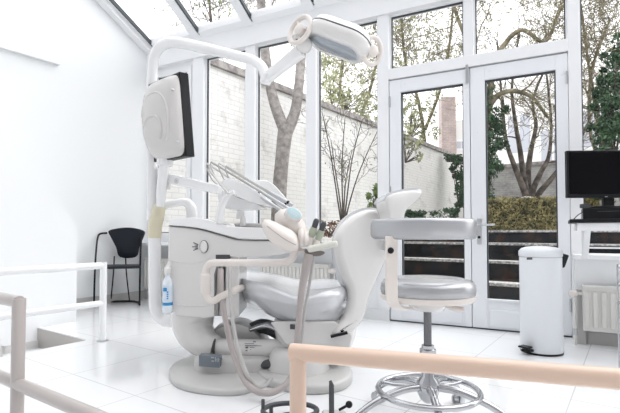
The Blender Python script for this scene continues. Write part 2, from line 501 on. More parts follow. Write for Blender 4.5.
wn = 0
def window(t0, t1, z0, z1, fw=0.035, n=0.02, sash=False, basen='window'):
    global wn
    wn += 1
    r = bpy.data.objects.new('%s_%d' % (basen, wn), None); C.objects.link(r)
    r.location = G((t0 + t1) / 2, z0, n); r['kind'] = 'structure'
    def fr(a0, a1, b0, b1, w_, d, name, m_):
        q = MB()
        for (c0, c1, e0, e1) in ((a0, a0 + w_, b0, b1), (a1 - w_, a1, b0, b1), (a0 + w_, a1 - w_, b0, b0 + w_), (a0 + w_, a1 - w_, b1 - w_, b1)):
            q.box(G((c0 + c1) / 2, (e0 + e1) / 2, n), GX * ((c1 - c0) / 2), GN * d, UP * ((e1 - e0) / 2))
        return q.build(name, m_, r, smooth=False, fixn=True)
    if fw > 0:
        fr(t0, t1, z0, z1, fw, 0.028, 'window_frame', FRAME)
    a = fw
    if sash:
        fr(t0 + 0.05, t1 - 0.05, z0 + 0.05, z1 - 0.05, 0.07, 0.04, 'sash', FRAME); a = 0.12
    fr(t0 + a, t1 - a, z0 + a, z1 - a, 0.009, 0.012, 'gasket', GASKET)
    q = MB(); q.box(G((t0 + t1) / 2, (z0 + z1) / 2, n), GX * ((t1 - t0) / 2 - a - 0.003), GN * 0.004, UP * ((z1 - z0) / 2 - a - 0.003))
    q.build('pane', M_GLASS, r, smooth=False, fixn=True)
    return r
window(tL, tP[0][0], ZS + 0.025, ZB, 0.05, sash=True)
window(tP[0][1], tP[1][0], ZS + 0.025, ZB, 0.012)
window(tP[1][1], tP[2][0], ZS + 0.025, ZB, 0.012)
window(tP[2][1], tP[3][0], ZS + 0.025, ZB, 0.012)
window(tD0, tm0, ZT1, ZB, 0.012)
window(tm1, tQ0, ZT1, ZB, 0.012)
window(tQ1, tR - 0.12, ZS + 0.025, ZB, 0.012)

# doors
dn = 0
def door(t0, t1, st0, st1, handle=None):
    global dn
    dn += 1
    r = bpy.data.objects.new('door_%d' % dn, None); C.objects.link(r)
    r.location = G((t0 + t1) / 2, 0, 0); r['kind'] = 'structure'
    z0, z1 = 0.012, ZT0 - 0.01
    pb, pt = 0.245, 2.13
    q = MB()
    def b_(a0, a1, c0, c1, n0=-0.045, n1=0.03): q.box(G((a0 + a1) / 2, (c0 + c1) / 2, (n0 + n1) / 2), GX * ((a1 - a0) / 2), GN * ((n1 - n0) / 2), UP * ((c1 - c0) / 2))
    b_(t0, t0 + st0, z0, z1); b_(t1 - st1, t1, z0, z1); b_(t0 + st0, t1 - st1, z0, pb); b_(t0 + st0, t1 - st1, pt, z1)
    q.build('door_frame', DOORW, r, smooth=False, fixn=True, bevel=0.003)
    q = MB(); b_(t0 + st0, t1 - st1, pb, pb + 0.015, -0.055, -0.02); b_(t0 + st0 + 0.02, t1 - st1 - 0.02, 0.03, 0.17, -0.052, -0.044)
    q.build('kick_panel', DOORW, r, smooth=False, fixn=True, bevel=0.002)
    q = MB()
    for (c0, c1, e0, e1) in ((t0 + st0, t0 + st0 + .01, pb, pt), (t1 - st1 - .01, t1 - st1, pb, pt), (t0 + st0, t1 - st1, pb, pb + .012), (t0 + st0, t1 - st1, pt - .01, pt)): b_(c0, c1, e0, e1, -0.02, 0.02)
    q.build('gasket', GASKET, r, smooth=False, fixn=True)
    q = MB(); b_(t0 + st0, t1 - st1, pb, pt, -0.004, 0.004)
    q.build('pane', M_GLASS, r, smooth=False, fixn=True)
    if handle:
        th = handle
        q = MB(); q.box(G(th, 0.83, -0.05), GX * 0.018, GN * 0.005, UP * 0.11)
        pl = q.build('handle_plate', STEEL, r, smooth=False, bevel=0.004, fixn=True)
        q = MB(); q.tube([G(th, 0.885, -0.05), G(th, 0.885, -0.10), G(th + 0.02, 0.885, -0.11), G(th + 0.13, 0.885, -0.11)], 0.009, 10)
        q.build('lever_handle', CHROME, pl)
        q = MB(); q.lathe([(0.012, 0), (0.012, 0.012)], G(th, 0.78, -0.055), -GN, 12)
        q.build('keyhole', BLACK, pl)
    for z in (0.25, 1.2, 2.05):
        tt = t1 - 0.006 if handle else t0 + 0.006
        q = MB(); q.tube([G(tt, z - 0.05, -0.052), G(tt, z + 0.05, -0.052)], 0.008, 8)
        q.build('hinge', STEEL, r)
    return r
tmid = tg(472)
d1 = door(tD0 + 0.005, tmid - 0.003, tg(402.5) - tg(391) - 0.005, tmid - tg(465.5))
d2 = door(tmid + 0.003, tQ0 - 0.004, tg(486.5) - tmid, tQ0 - tg(558.5), handle=tg(480))
q = MB(); q.box(G(tmid - 0.02, 2.2, -0.055), GX * 0.012, GN * 0.01, UP * 0.08)
q.build('door_bolt', STEEL, d1, smooth=False, bevel=0.003, fixn=True)
# dark threshold
m_ = gbox(tD0, tQ0, 0.0, 0.011, -0.045, 0.12)
trim(m_, GASKET, 0)

# right parapet, projecting into the room, with its sill and pipe box
tW = tg(573)
struct(gbox(tW, tR, 0, 0.62, -0.21, 0.10).build('wall_right', WALLC, None, smooth=False, fixn=True))
trim(gbox(tW - 0.01, tR, 0.62, 0.655, -0.24, 0.12))

# ---------------- glass roof
def roofp(t, d, up=0.0):                     # d = horizontal distance in from the glass wall
    return G(t, ZR + RS * d + up, -d)
RD = 5.2
raf_n = (UP * 1 - (-GN) * RS).normalized()
def rafter(t0, t1, d0=0.02, d1=RD, h=0.10, down=0.06):
    m2 = MB()
    b4 = [roofp(t0, d0, -down), roofp(t1, d0, -down), roofp(t1, d1, -down), roofp(t0, d1, -down)]
    t4 = [roofp(t0, d0, h - down), roofp(t1, d0, h - down), roofp(t1, d1, h - down), roofp(t0, d1, h - down)]
    m2.hexa(b4, t4)
    return trim(m2, FRAME, 0.003)
rts = []
for (a_, b_) in tP: rts.append(((a_ + b_) / 2 - 0.055, (a_ + b_) / 2 + 0.055))
rts.append(((tm0 + tm1) / 2 - 0.05, (tm0 + tm1) / 2 + 0.05))
rts.append((tQ0, tQ1))
rts.append((tR - 0.12, tR))
for a_, b_ in rts: rafter(a_, b_)
# wall trim along the left wall under the roof
m2 = MB()
def lw(b, off, up):                           # point on left wall's roof line
    p = T(farW + off, b); return V((p.x, p.y, roof_z(p) + up))
bA, bB = bCorner - 0.05, bCorner - 5.0
m2.hexa([lw(bA, 0.0, -0.10), lw(bA, 0.10, -0.10), lw(bB, 0.10, -0.10), lw(bB, 0.0, -0.10)], [lw(bA, 0.0, 0.05), lw(bA, 0.10, 0.05), lw(bB, 0.10, 0.05), lw(bB, 0.0, 0.05)])
trim(m2)
# roof panes
def roof_window(t0, t1, far_t0=None):
    global wn
    wn += 1
    r = bpy.data.objects.new('window_%d' % wn, None); C.objects.link(r)
    r.location = roofp((t0 + t1) / 2, 0.1); r['kind'] = 'structure'
    f0 = t0 if far_t0 is None else far_t0
    def strip(a0, a1, b0, b1, d0, d1, h0, h1, name, m_):
        q = MB(); q.hexa([roofp(a0, d0, h0), roofp(a1, d0, h0), roofp(b1, d1, h0), roofp(b0, d1, h0)], [roofp(a0, d0, h1), roofp(a1, d0, h1), roofp(b1, d1, h1), roofp(b0, d1, h1)])
        return q.build(name, m_, r, smooth=False, fixn=True)
    strip(t0, t1, f0, t1, 0.12, RD, 0.0, 0.006, 'pane', M_GLASS)
    strip(t0, t0 + 0.02, f0, f0 + 0.02, 0.10, RD, -0.05, 0.0, 'gasket', GASKET)
    strip(t0, t1, t0, t1, 0.02, 0.13, -0.05, 0.03, 'window_frame', FRAME)
    return r
# left-most pane tapers along the left wall
def wall_t(d):                                # t where left wall is at distance d from the glass wall
    # p = T(farW, b); (A - p).GN = d
    b = (d - (A - T(farW, 0)).dot(GN)) / (-TY.dot(GN))
    return (T(farW, b) - A).dot(GX)
q0 = wall_t(0.1) + 0.13; q1 = wall_t(RD) + 0.13
roof_window(q0, rts[0][0], q1)
for i in range(len(rts) - 1): roof_window(rts[i][1], rts[i + 1][0])
# ceiling behind the glass roof, over the rest of the room
m2 = MB()
m2.hexa([G(-6.5, ZR + RS * RD, -RD), G(tR, ZR + RS * RD, -RD), G(tR, ZR + RS * RD, -RD - 3), G(-6.5, ZR + RS * RD, -RD - 3)],
        [G(-6.5, ZR + RS * RD + .1, -RD), G(tR, ZR + RS * RD + .1, -RD), G(tR, ZR + RS * RD + .1, -RD - 3), G(-6.5, ZR + RS * RD + .1, -RD - 3)])
struct(m2.build('ceiling', WALLC, None, smooth=False, fixn=True))
# unseen rest of the room: back and right walls, greyed to cut frontal fill
zc_ = ZR + RS * RD
q = MB(); q.box(G((-6.5 + tR) / 2, zc_ / 2 - .3, -RD - 3.0), GX * (tR + 6.5) / 2, GN * .1, UP * (zc_ / 2 + .35))
struct(q.build('wall_back', mat('grey_back_wall', (.42, .42, .43), .7), None, smooth=False, fixn=True))
q = MB(); q.hexa([G(tR, 0, 0.0), G(tR + .15, 0, 0.0), G(tR + .15, 0, -RD - 3), G(tR, 0, -RD - 3)], [G(tR, ZR, 0.0), G(tR + .15, ZR, 0.0), G(tR + .15, zc_, -RD - 3), G(tR, zc_, -RD - 3)])
struct(q.build('wall_right_side', mat('light_grey_side_wall', (.50, .50, .51), .7), None, smooth=False, fixn=True))
q = MB(); q.hexa([G(-6.5, -.01, -.3), G(tR, -.01, -.3), G(tR, -.01, -RD - 3.), G(-6.5, -.01, -RD - 3.)], [G(-6.5, -.006, -.3), G(tR, -.006, -.3), G(tR, -.006, -RD - 3.), G(-6.5, -.006, -RD - 3.)])



# ================================================================== OUTSIDE

# white painted garden wall in line with the left wall
def local_wall(name, p0, direc, length, z0, z1, thick, material, side, z1b=None):
    """box in its own axes: X along direc, Z up; side = +1 extrudes to the left of direc"""
    q = MB(); zb = z1 if z1b is None else z1b
    y1 = thick * side
    b4 = [V((0, 0, 0)), V((length, 0, 0)), V((length, y1, 0)), V((0, y1, 0))]
    t4 = [V((0, 0, z1 - z0)), V((length, 0, zb - z0)), V((length, y1, zb - z0)), V((0, y1, z1 - z0))]
    q.hexa(b4, t4)
    o = q.build(name, material, None, smooth=False, fixn=True)
    for v in o.data.vertices: v.co += V(o.location)
    o.location = (p0.x, p0.y, z0); o.rotation_euler = (0, 0, math.atan2(direc.y, direc.x))
    return o
gw0 = T(farW, clipglass(farW) + 0.1)
zt0 = ONP(210, 62, gw0, TX).z; 
pe = ONP(450, 154, gw0, TX); glen = (pe - gw0).dot(TY) + 5.0
slope = (pe.z - zt0) / ((pe - gw0).dot(TY))
gz1 = zt0 + slope * glen
struct(local_wall('garden_wall', gw0, TY, glen, -0.3, zt0 - 0.06, 0.3, BRICKW, 1, gz1 - 0.06))
cop = local_wall('garden_wall_coping', gw0 - TX * -0.06, TY, glen, zt0 - 0.06, zt0 + 0.05, 0.42, COPING, 1, gz1 + 0.05)
for v in cop.data.vertices:
    if v.co.x > 1 and v.co.z < 0.05: v.co.z += gz1 - zt0
struct(cop)
# ground: paving at door level, raised bed on the left, four black steps with pebble edges, lawn behind
bedE = G(tg(392.5), 0, 0.14)
def slabq(name, pts, z0, z1, m_, **k):
    q = MB(); q.loft([[V((p[0], p[1], z0)) for p in pts], [V((p[0], p[1], z1)) for p in pts]])
    return struct(q.build(name, m_, None, smooth=False, fixn=True, **k))
g0 = G(tg(392.5), 0, 0.13); g1 = G(tR + 3, 0, 0.13)
bd = V((0.16, 1.0, 0)).normalized()
def bedp(Y): return g0 + bd * ((Y - g0.y) / bd.y)
slabq('garden_paving', [(g0.x, g0.y), (g1.x, g1.y), (14, 6.5), (1.2, 9.5)], -0.25, -0.03, GRAVEL)
gl = G(tL - 0.3, 0, 0.17)
bp_ = bedp(10.5); far = T(farW, 24)
slabq('garden_bed', [(g0.x, g0.y + 0.06), (bp_.x, bp_.y), (far.x + 3, far.y), (far.x, far.y), (gl.x, gl.y)], -0.25, 0.60, SOIL)
levels = [(6.1, 0.235), (7.05, 0.44), (8.4, 0.655), (9.7, 0.86)]
for i, (Y, z) in enumerate(levels):
    p0 = bedp(Y) - TX * 0.03; pe_ = p0 + TX * 9
    Yn = levels[i + 1][0] if i < 3 else 10.6
    q0_ = bedp(Yn) + V((-0.03, 0.3, 0)); 
    slabq('garden_step', [(p0.x, p0.y), (pe_.x, pe_.y), (pe_.x + TY.x * 3, pe_.y + TY.y * 3), (q0_.x, q0_.y)], -0.2, z - 0.03, RISER)
    e0 = p0 - TY * 0.02
    d = TY * 0.22
    slabq('garden_step_edge', [(e0.x, e0.y), (e0.x + TX.x * 9, e0.y + TX.y * 9), (e0.x + TX.x * 9 + d.x, e0.y + TX.y * 9 + d.y), (e0.x + d.x, e0.y + d.y)], z - 0.035, z, PEBBLE)
b0 = bedp(9.9)
slabq('garden_lawn', [(b0.x - 0.3, b0.y), (b0.x + 9, b0.y - 6.2), (30, 4), (30, 40), (-2, 40), (far.x, far.y)], -0.2, 0.87, SOIL)

# --- plants
def leaves(mb_, c, rx, ry, rz, n, size, rn, shell=0.5, flat=0.0):
    for _ in range(n):
        while True:
            d = V((rn.uniform(-1, 1), rn.uniform(-1, 1), rn.uniform(-1, 1)))
            if 0.01 < d.length < 1: break
        k = shell + (1 - shell) * rn.random()
        d = d.normalized() * (d.length ** (1 - shell * 0.8))
        p = V(c) + V((d.x * rx, d.y * ry, d.z * rz))
        a = V((rn.gauss(0, 1), rn.gauss(0, 1), rn.gauss(0, 0.7))).normalized()
        b = a.orthogonal().normalized(); b = (Matrix.Rotation(rn.uniform(0, 6.28), 3, a) @ b)
        s_ = size * rn.uniform(0.6, 1.3); c_ = a.cross(b)
        mb_.add([p - b * s_, p + c_ * s_ * 0.45 + a * s_ * 0.1, p + b * s_, p - c_ * s_ * 0.45 + a * s_ * 0.1], [(0, 1, 2, 3)])
def branch(mb_, p, d, L, r, depth, rn, tips, spread=0.6, up=0.15, kids=(2, 3), wig=0.25, seg=5, minr=0.004):
    pts = [V(p)]; rr = [r]; n = 5; dd = V(d).normalized()
    for i in range(n):
        dd = (dd + V((rn.gauss(0, wig), rn.gauss(0, wig), rn.gauss(0, wig) + up * 0.3))).normalized()
        pts.append(pts[-1] + dd * (L / n)); rr.append(max(minr, r * (1 - 0.45 * (i + 1) / n)))
    mb_.tube(pts, rr, seg, caps=False)
    if depth == 0:
        tips.append(pts[-1]); tips.append(pts[3]); return
    for k in range(rn.randint(*kids)):
        i = rn.randint(2, n)
        nd = (dd + V((rn.gauss(0, spread), rn.gauss(0, spread), rn.gauss(0, spread) + up))).normalized()
        branch(mb_, pts[i], nd, L * rn.uniform(0.55, 0.8), rr[i] * rn.uniform(0.42, 0.62), depth - 1, rn, tips, spread, up, kids, wig, 4, minr)
def tree(name, label, cat, trunks, depth, seed, bark=None, leaf=None, nleaf=0, lsize=0.05, lr=0.3, spread=0.6, group=None, L0=1.2, kids=(2, 3), up=0.15, minr=0.006, wig=0.25):
    """trunks: list of (points, radii, number of limbs)"""
    rn = random.Random(seed); q = MB(); tips = []
    for pts, rad, nl in trunks:
        sp_ = smooth_pts(pts, 5); rr = lerps(rad, 5)
        q.tube(sp_, rr, 10)
        n = len(sp_)
        for k in range(nl):
            i = rn.randint(int(n * 0.45), n - 1) if k else n - 1
            d = (sp_[i] - sp_[i - 1]).normalized() + V((rn.gauss(0, spread), rn.gauss(0, spread), rn.gauss(0.1, spread * 0.6)))
            branch(q, sp_[i], d, L0 * rn.uniform(0.7, 1.2), rr[i] * rn.uniform(0.25, 0.5), depth, rn, tips, spread, up, kids, wig, 5, minr)
    r = root(name, trunks[0][0][0], label, cat, group)
    q.build('branches', bark or BARK2, r)
    if leaf:
        ml = MB()
        for _ in range(nleaf):
            t_ = rn.choice(tips)
            leaves(ml, t_, lr, lr, lr, 1, lsize, rn, 0)
        ml.build('leaves', leaf, r, smooth=False)
    return r

# the forked tree close to the windows
Yt = 7.2
f_ = P(285, 128, Yt)
tree('garden_tree', 'grey-barked tree with trunk forked in two, close behind the windows', 'tree',
     [([P(279, 236, Yt), P(279, 200, Yt), P(282, 160, Yt), P(286, 126, Yt)], [0.13, 0.12, 0.11, 0.125], 0),
      ([P(286, 134, Yt), P(276, 108, Yt), P(270, 85, Yt), P(265, 50, Yt), P(262, 10, Yt), P(255, -60, Yt - .3)], [0.10, 0.09, 0.08, 0.078, 0.07, 0.05], 9),
      ([P(286, 134, Yt), P(295, 112, Yt), P(299, 85, Yt), P(302, 50, Yt + .2), P(309, 8, Yt + .3), P(318, -50, Yt)], [0.10, 0.085, 0.08, 0.078, 0.07, 0.05], 9)],
     3, 11, bark=BARK, leaf=LEAF_MID, nleaf=900, lsize=0.04, lr=0.25, L0=1.1, up=0.3, wig=.3, minr=.004)
# bare shrub against the wall
def pp(px, py, Y): return P(px, py, Y)
sh = []
for k, (x1, y1, x2, y2) in enumerate([(330, 150, 322, 112), (342, 165, 345, 118), (352, 160, 362, 120), (360, 170, 378, 130), (346, 180, 352, 150), (336, 175, 331, 140)]):
    sh.append(([P(343, 232, 7.6), P(343 + (x1 - 343) * .35, 205, 7.6), P(x1, y1, 7.5 + k * .05), P(x2, y2, 7.5 + k * .06)], [0.018, 0.013, 0.010, 0.006], 5))
tree('bare_shrub', 'leafless spreading shrub against the white brick wall', 'shrub', sh, 2, 3, bark=BARK2, leaf=LEAF_PALE, nleaf=160, lsize=0.025, lr=0.2, L0=0.35, minr=0.003, wig=.3)
def bush(name, label, cat, blobs, leaf, seed, size=0.05, group=None, dens=1.0, stems=True):
    rn = random.Random(seed); ml = MB(); q = MB()
    lo = min(b[0].z - b[3] for b in blobs)
    base = V((blobs[0][0].x, blobs[0][0].y, lo))
    for c, rx, ry, rz, n in blobs:
        leaves(ml, c, rx, ry, rz, int(n * dens * .35), size, rn, 0.1)
        for _ in range(9):
            c2 = V(c) + V((rn.uniform(-.9, .9) * rx, rn.uniform(-.9, .9) * ry, rn.uniform(-.9, .9) * rz)); k2 = rn.uniform(.2, .45)
            leaves(ml, c2, rx * k2, ry * k2, rz * k2 * .8, int(n * dens * .09), size, rn, 0.1)
        for _ in range(4):
            e = V(c) + V((rn.uniform(-.6, .6) * rx, rn.uniform(-.6, .6) * ry, rn.uniform(-.2, .8) * rz))
            st = V(base); q.tube([st, (st + e) / 2 + V((rn.uniform(-.05, .05), 0, 0)), e], [0.014, 0.01, 0.005], 5)
    r = root(name, base, label, cat, group)
    q.build('stems', BARK2, r); ml.build('foliage', leaf, r, smooth=False)
    return r
bush('leafy_bush', 'small bright green bush beside the door post, in front of white brick wall', 'bush', [(P(376, 205, 7.4), .14, .14, .3, 500), (P(378, 192, 7.4), .09, .09, .12, 200)], LEAF_MID, 4, 0.035)
bush('low_bush', 'low grey-green bush at foot of wall, seen just over the stool backrest', 'bush', [(P(408, 221, 10.5), .4, .3, .22, 800), (P(425, 222, 10.7), .3, .3, .14, 400), (P(447, 218, 11), .3, .3, .24, 600)], LEAF_IVY, 6, 0.045)
bush('dried_bush', 'low russet twiggy bush left of the bare shrub behind the window', 'bush', [(P(330, 228, 7.0), .25, .2, .14, 300)], LEAF_DRY, 7, 0.03)
# trimmed hedge above the steps
rn = random.Random(8); ml = MB(); core = MB()
h0 = P(484, 229, 10.7); hd = (P(600, 230, 10.0) - h0); hd.z = 0; hl = hd.length; hd.normalize(); hn = V((-hd.y, hd.x, 0))
for i in range(9000):
    u = rn.uniform(0, hl); 
    top = rn.random() < 0.3
    z = 0.86 + (0.72 if top else rn.uniform(0, .72)); y = rn.uniform(0, .7) if top else rn.uniform(-0.02, 0.06)
    p = V((h0.x, h0.y, 0)) + hd * u + hn * y + UP * (z + rn.gauss(0, .025)); leaves(ml, p, .03, .03, .03, 1, 0.035, rn, 0)
core.box(V((h0.x, h0.y, 0)) + hd * (hl / 2) + hn * 0.36 + UP * 1.20, hd * (hl / 2), hn * 0.33, UP * 0.33)
r = root('clipped_hedge', V((h0.x, h0.y, 0.86)) + hd * hl / 2, 'low clipped golden-green hedge standing above the garden steps', 'hedge')
core.build('stems', mat('hedge_core', (0.05, 0.045, 0.025), 0.95), r, smooth=False, fixn=True); ml.build('foliage', LEAF_HEDGE, r, smooth=False)
# pale boulders on the hedge bank
for k, (x, y) in enumerate([(527, 199), (560, 200)]):
    q = MB(); q.ball(P(x, y, 10.9), .12 if k == 0 else .09, 10, 1.3, .8, .6)
    tag(q.build('garden_stone', PEBBLE, None), ['pale stone lying on top of the hedge line by the tree foot', 'smaller pale stone on the hedge line near the door edge'][k], 'stone')
# many-stemmed tree over the hedge
Ym = 12.2
B = (529, 205)
st = [[(B[0], B[1]), (522, 185), (514, 165), (506, 140), (502, 100), (497, 40)],
      [(B[0], B[1]), (524, 180), (520, 150), (515, 120), (512, 85), (520, 30)],
      [(B[0] + 2, B[1]), (533, 190), (541, 172), (549, 155), (551, 120), (545, 60)],
      [(B[0] + 3, B[1]), (540, 192), (552, 178), (566, 160), (580, 140), (598, 100)],
      [(B[0] + 1, B[1]), (528, 175), (531, 150), (536, 125), (534, 95), (560, 40)]]
tree('many_stemmed_tree', 'dark bare tree with many stems spreading low behind the hedge', 'tree',
     [([P(x, y, Ym + k * .1) for x, y in s_], [.085, .08, .065, .05, .035, .02], 6) for k, s_ in enumerate(st)], 2, 21, bark=BARK2, L0=1.5, minr=0.005, kids=(2, 3), leaf=LEAF_PALE, nleaf=500, lsize=0.045)
# mossy limb arching over the door
tree('arching_tree', 'tall bare tree with crooked mossy yellow limbs above the doors', 'tree',
     [([P(486, 215, 11.2), P(484, 160, 11.2), P(488, 110, 11.1), P(505, 92, 11), P(530, 96, 10.9), P(548, 118, 10.9)], [.11, .10, .08, .06, .045, .03], 8),
      ([P(486, 130, 11.2), P(478, 90, 11), P(470, 50, 10.8), P(455, 10, 10.6), P(440, -50, 10.4)], [.07, .065, .05, .04, .03], 9),
      ([P(488, 112, 11.1), P(496, 60, 10.8), P(520, 30, 10.6), P(545, 42, 10.5), P(560, 10, 10.4), P(590, -50, 10.3)], [.075, .065, .05, .04, .035, .03], 12)],
     3, 31, bark=BARK3, L0=1.25, minr=0.006, kids=(3, 4), leaf=LEAF_PALE, nleaf=900, lsize=0.035, wig=.38, spread=.8)
tree('background_tree', 'pale leafy bare-limbed tree beyond the wall, seen through the left door', 'tree',
     [([P(425, 232, 14), P(425, 150, 14), P(418, 100, 14), P(405, 60, 14), P(400, 0, 14)], [.07, .06, .05, .04, .03], 16),
      ([P(425, 130, 14), P(440, 90, 13.8), P(450, 40, 13.6), P(455, -20, 13.5)], [.05, .045, .04, .025], 14)],
     3, 41, bark=BARK3, leaf=LEAF_PALE, nleaf=3500, lsize=0.05, lr=0.4, L0=1.4, minr=0.006, kids=(3, 4), wig=.38, spread=.8)
tree('background_tree', 'pale green tree behind the garden wall, under the operating lamp', 'tree',
     [([P(352, 232, 13), P(350, 150, 13), P(340, 90, 13), P(345, 40, 13), P(340, -20, 13)], [.07, .06, .05, .04, .03], 16),
      ([P(350, 140, 13), P(370, 90, 13), P(380, 30, 12.8), P(375, -40, 12.5)], [.05, .045, .04, .025], 14)],
     3, 51, bark=BARK3, leaf=LEAF_PALE, nleaf=5000, lsize=0.055, lr=0.4, L0=1.5, minr=0.006, kids=(3, 4), wig=.38, spread=.8)
tree('background_tree', 'thin twiggy tree beyond the glass roof at top left', 'tree',
     [([P(222, 232, 13.5), P(222, 120, 13.5), P(215, 60, 13.5), P(210, 10, 13), P(205, -60, 12.5)], [.07, .06, .05, .04, .03], 16)],
     3, 61, bark=BARK2, leaf=LEAF_MID, nleaf=900, lsize=0.05, lr=0.4, L0=1.6, minr=0.006, kids=(3, 4), wig=.35, spread=.8)
tree('background_tree', 'tall bare tree filling the far right window with yellowish twigs', 'tree',
     [([P(610, 232, 13), P(604, 170, 13), P(596, 110, 12.8), P(588, 60, 12.6), P(580, 0, 12.4)], [.07, .06, .05, .04, .03], 16),
      ([P(604, 170, 13), P(590, 130, 12.8), P(592, 70, 12.6), P(610, 20, 12.4)], [.05, .045, .04, .025], 14)],
     3, 71, bark=BARK3, leaf=LEAF_PALE, nleaf=600, lsize=0.04, lr=0.4, L0=1.4, minr=0.006, kids=(3, 4), wig=.38, spread=.8)
# ivy
bush('ivy', 'dark green ivy column climbing the tree at left of the right door', 'ivy',
     [(P(486, 195, 10.9), .2, .2, .4, 500), (P(490, 165, 10.9), .24, .22, .4, 600), (P(493, 140, 10.9), .3, .22, .35, 650), (P(495, 120, 10.9), .26, .22, .35, 600), (P(487, 100, 10.9), .14, .2, .35, 300), (P(482, 178, 10.9), .12, .15, .5, 250), (P(484, 82, 10.9), .1, .12, .25, 120)], LEAF_IVY, 12, 0.05)
bush('ivy', 'large ivy mass at the far right behind the desk monitor', 'ivy',
     [(P(606, 138, 9.5), .28, .3, .35, 900), (P(612, 115, 9.5), .33, .3, .35, 1000), (P(613, 88, 9.5), .28, .3, .35, 900), (P(618, 62, 9.5), .22, .3, .3, 600), (P(619, 42, 9.5), .14, .2, .2, 250), (P(600, 158, 9.5), .2, .3, .25, 500), (P(640, 110, 9.5), .45, .5, 1.2, 1500), (P(622, 180, 9.5), .6, .5, .5, 1300), (P(602, 95, 9.5), .12, .2, .2, 160)], LEAF_IVY, 13, 0.05)
bush('ivy', 'ivy hanging over the end of the white brick wall', 'ivy',
     [(P(459, 168, 14.5), .25, .3, .4, 600), (P(461, 190, 14.3), .18, .3, .6, 700), (P(452, 158, 14.5), .25, .2, .12, 250)], LEAF_IVY, 14, 0.06)
bush('ivy', 'pale ivy trailing down the brick wall behind the left door', 'ivy',
     [(P(405, 134, 11.5), .2, .2, .2, 130), (P(414, 146, 11.6), .2, .15, .2, 130), (P(419, 158, 11.7), .1, .12, .15, 50)], LEAF_PALE, 15, 0.05)
bush('wall_shrub', 'pale yellow-green shrub spilling over wall top, under the operating lamp', 'shrub',
     [(P(335, 92, 12.2), .45, .4, .4, 420), (P(350, 102, 12.4), .45, .4, .35, 420), (P(368, 108, 12.7), .4, .4, .4, 420), (P(372, 85, 12.9), .35, .4, .45, 260), (P(330, 72, 12.2), .35, .4, .35, 220)], LEAF_PALE, 16, 0.05)
bush('wall_shrub', 'pale green shrub behind the wall top, seen at upper left of the left door', 'shrub',
     [(P(410, 118, 13.6), .45, .4, .4, 330), (P(425, 128, 13.8), .4, .4, .35, 300), (P(408, 98, 13.6), .4, .4, .4, 220), (P(430, 105, 13.8), .3, .4, .4, 150)], LEAF_PALE, 17, 0.05)
# walls and houses behind
bw = P(478, 232, 16.5)
struct(local_wall('back_wall', V((bw.x, bw.y, 0)), TX, 14, 0.0, P(520, 168, 16.0).z, 0.3, BRICKG, 1))
def house(label, name, p0, direc, length, depth_, z1, m_, wins, roof=None):
    r = root(name, V((p0.x, p0.y, 0)), label, 'building')
    n_ = V((-direc.y, direc.x, 0))
    q = MB(); q.box(V((p0.x, p0.y, 0)) + direc * length / 2 + n_ * depth_ / 2 + UP * z1 / 2, direc * length / 2, n_ * depth_ / 2, UP * z1 / 2)
    q.build('facade', m_, r, smooth=False, fixn=True)
    for (x, y, w_, h_) in wins:
        c = ONP(x, y, V((p0.x, p0.y, 0)), n_)
        q = MB(); q.box(c, direc * w_ / 2, n_ * 0.03, UP * h_ / 2); f = q.build('window', FRAME, r, smooth=False, fixn=True)
        q = MB()
        for sx_ in (-1, 1): q.box(c - n_ * 0.02 + direc * sx_ * w_ * .24, direc * w_ * .2, n_ * 0.03, UP * (h_ / 2 - .1))
        q.build('pane', FARWIN, f, smooth=False, fixn=True)
    return r
bwc = local_wall('back_wall_coping', V((bw.x, bw.y, 0)) - TY * .06, TX, 14, P(520, 168, 16.0).z, P(520, 168, 16.0).z + .12, 0.42, COPING, 1)
struct(bwc)
hp = P(474, 232, 23)
house('white rendered house behind the many-stemmed tree', 'white_house', hp, TX, 16, 6, P(520, 88, 23).z, RENDER, [(519, 134, 1.1, 2.0), (553, 147, 1.1, 1.8), (596, 128, 1.1, 1.8)])
cp_ = P(440, 232, 22)
house('pink brick tower with small window at its foot, beyond the left door', 'brick_tower', P(442.5, 232, 20), V((1, -.1, 0)).normalized(), .62, .7, P(450, 97, 20).z, BRICKP, [])
house('low white building with small dark windows right of the pink brick tower', 'low_house', P(456, 232, 20.5), V((1, -.1, 0)).normalized(), .9, .9, P(460, 120, 20.5).z, RENDER, [(461, 145, .4, .5)])
#@@INSIDE

# ================================================================== INSIDE
# ---------------- handrails
def rail_tube(pts, r, m_, name, parent, seg=16): 
    q = MB(); q.tube(pts, r, seg); return q.build(name, m_, parent)
far_post = FL(102.5, 341)
r = root('handrail', far_post, 'white two-rail handrail beside the stair opening, in front of the black chair', 'handrail')
rz, rz2, rr_ = 0.57, 0.285, 0.0255
cK = far_post - TY * 2.0 
rail_tube([far_post, far_post + UP * (rz + rr_)], rr_, RAILW, 'post', r)
rail_tube([cK, cK + UP * (rz + rr_)], rr_, RAILW, 'post', r)
rail_tube([far_post + UP * rz, cK + UP * rz], rr_, RAILW, 'top_rail', r)
rail_tube([far_post + UP * rz2, cK + UP * rz2], rr_ * .92, RAILW, 'lower_rail', r)
q = MB(); q.lathe([(0.042, 0), (0.042, 0.004), (0.028, 0.008)], far_post, UP, 20); q.build('floor_flange', STEEL, r)
np_ = P(17.5, 384, 1.66); np_.z = 0
r = root('handrail', np_, 'pinkish grey handrail close to the camera at bottom left', 'handrail')
rail_tube([np_, np_ + UP * (rz + .012)], 0.0225, RAILG, 'post', r)
rail_tube([np_ + UP * rz, np_ + UP * rz - TX * 1.1], 0.022, RAILG, 'top_rail', r)
rail_tube([np_ + UP * .278 - TX * 1.1, np_ + UP * .278 + TX * 1.6], 0.022, RAILG, 'lower_rail', r)
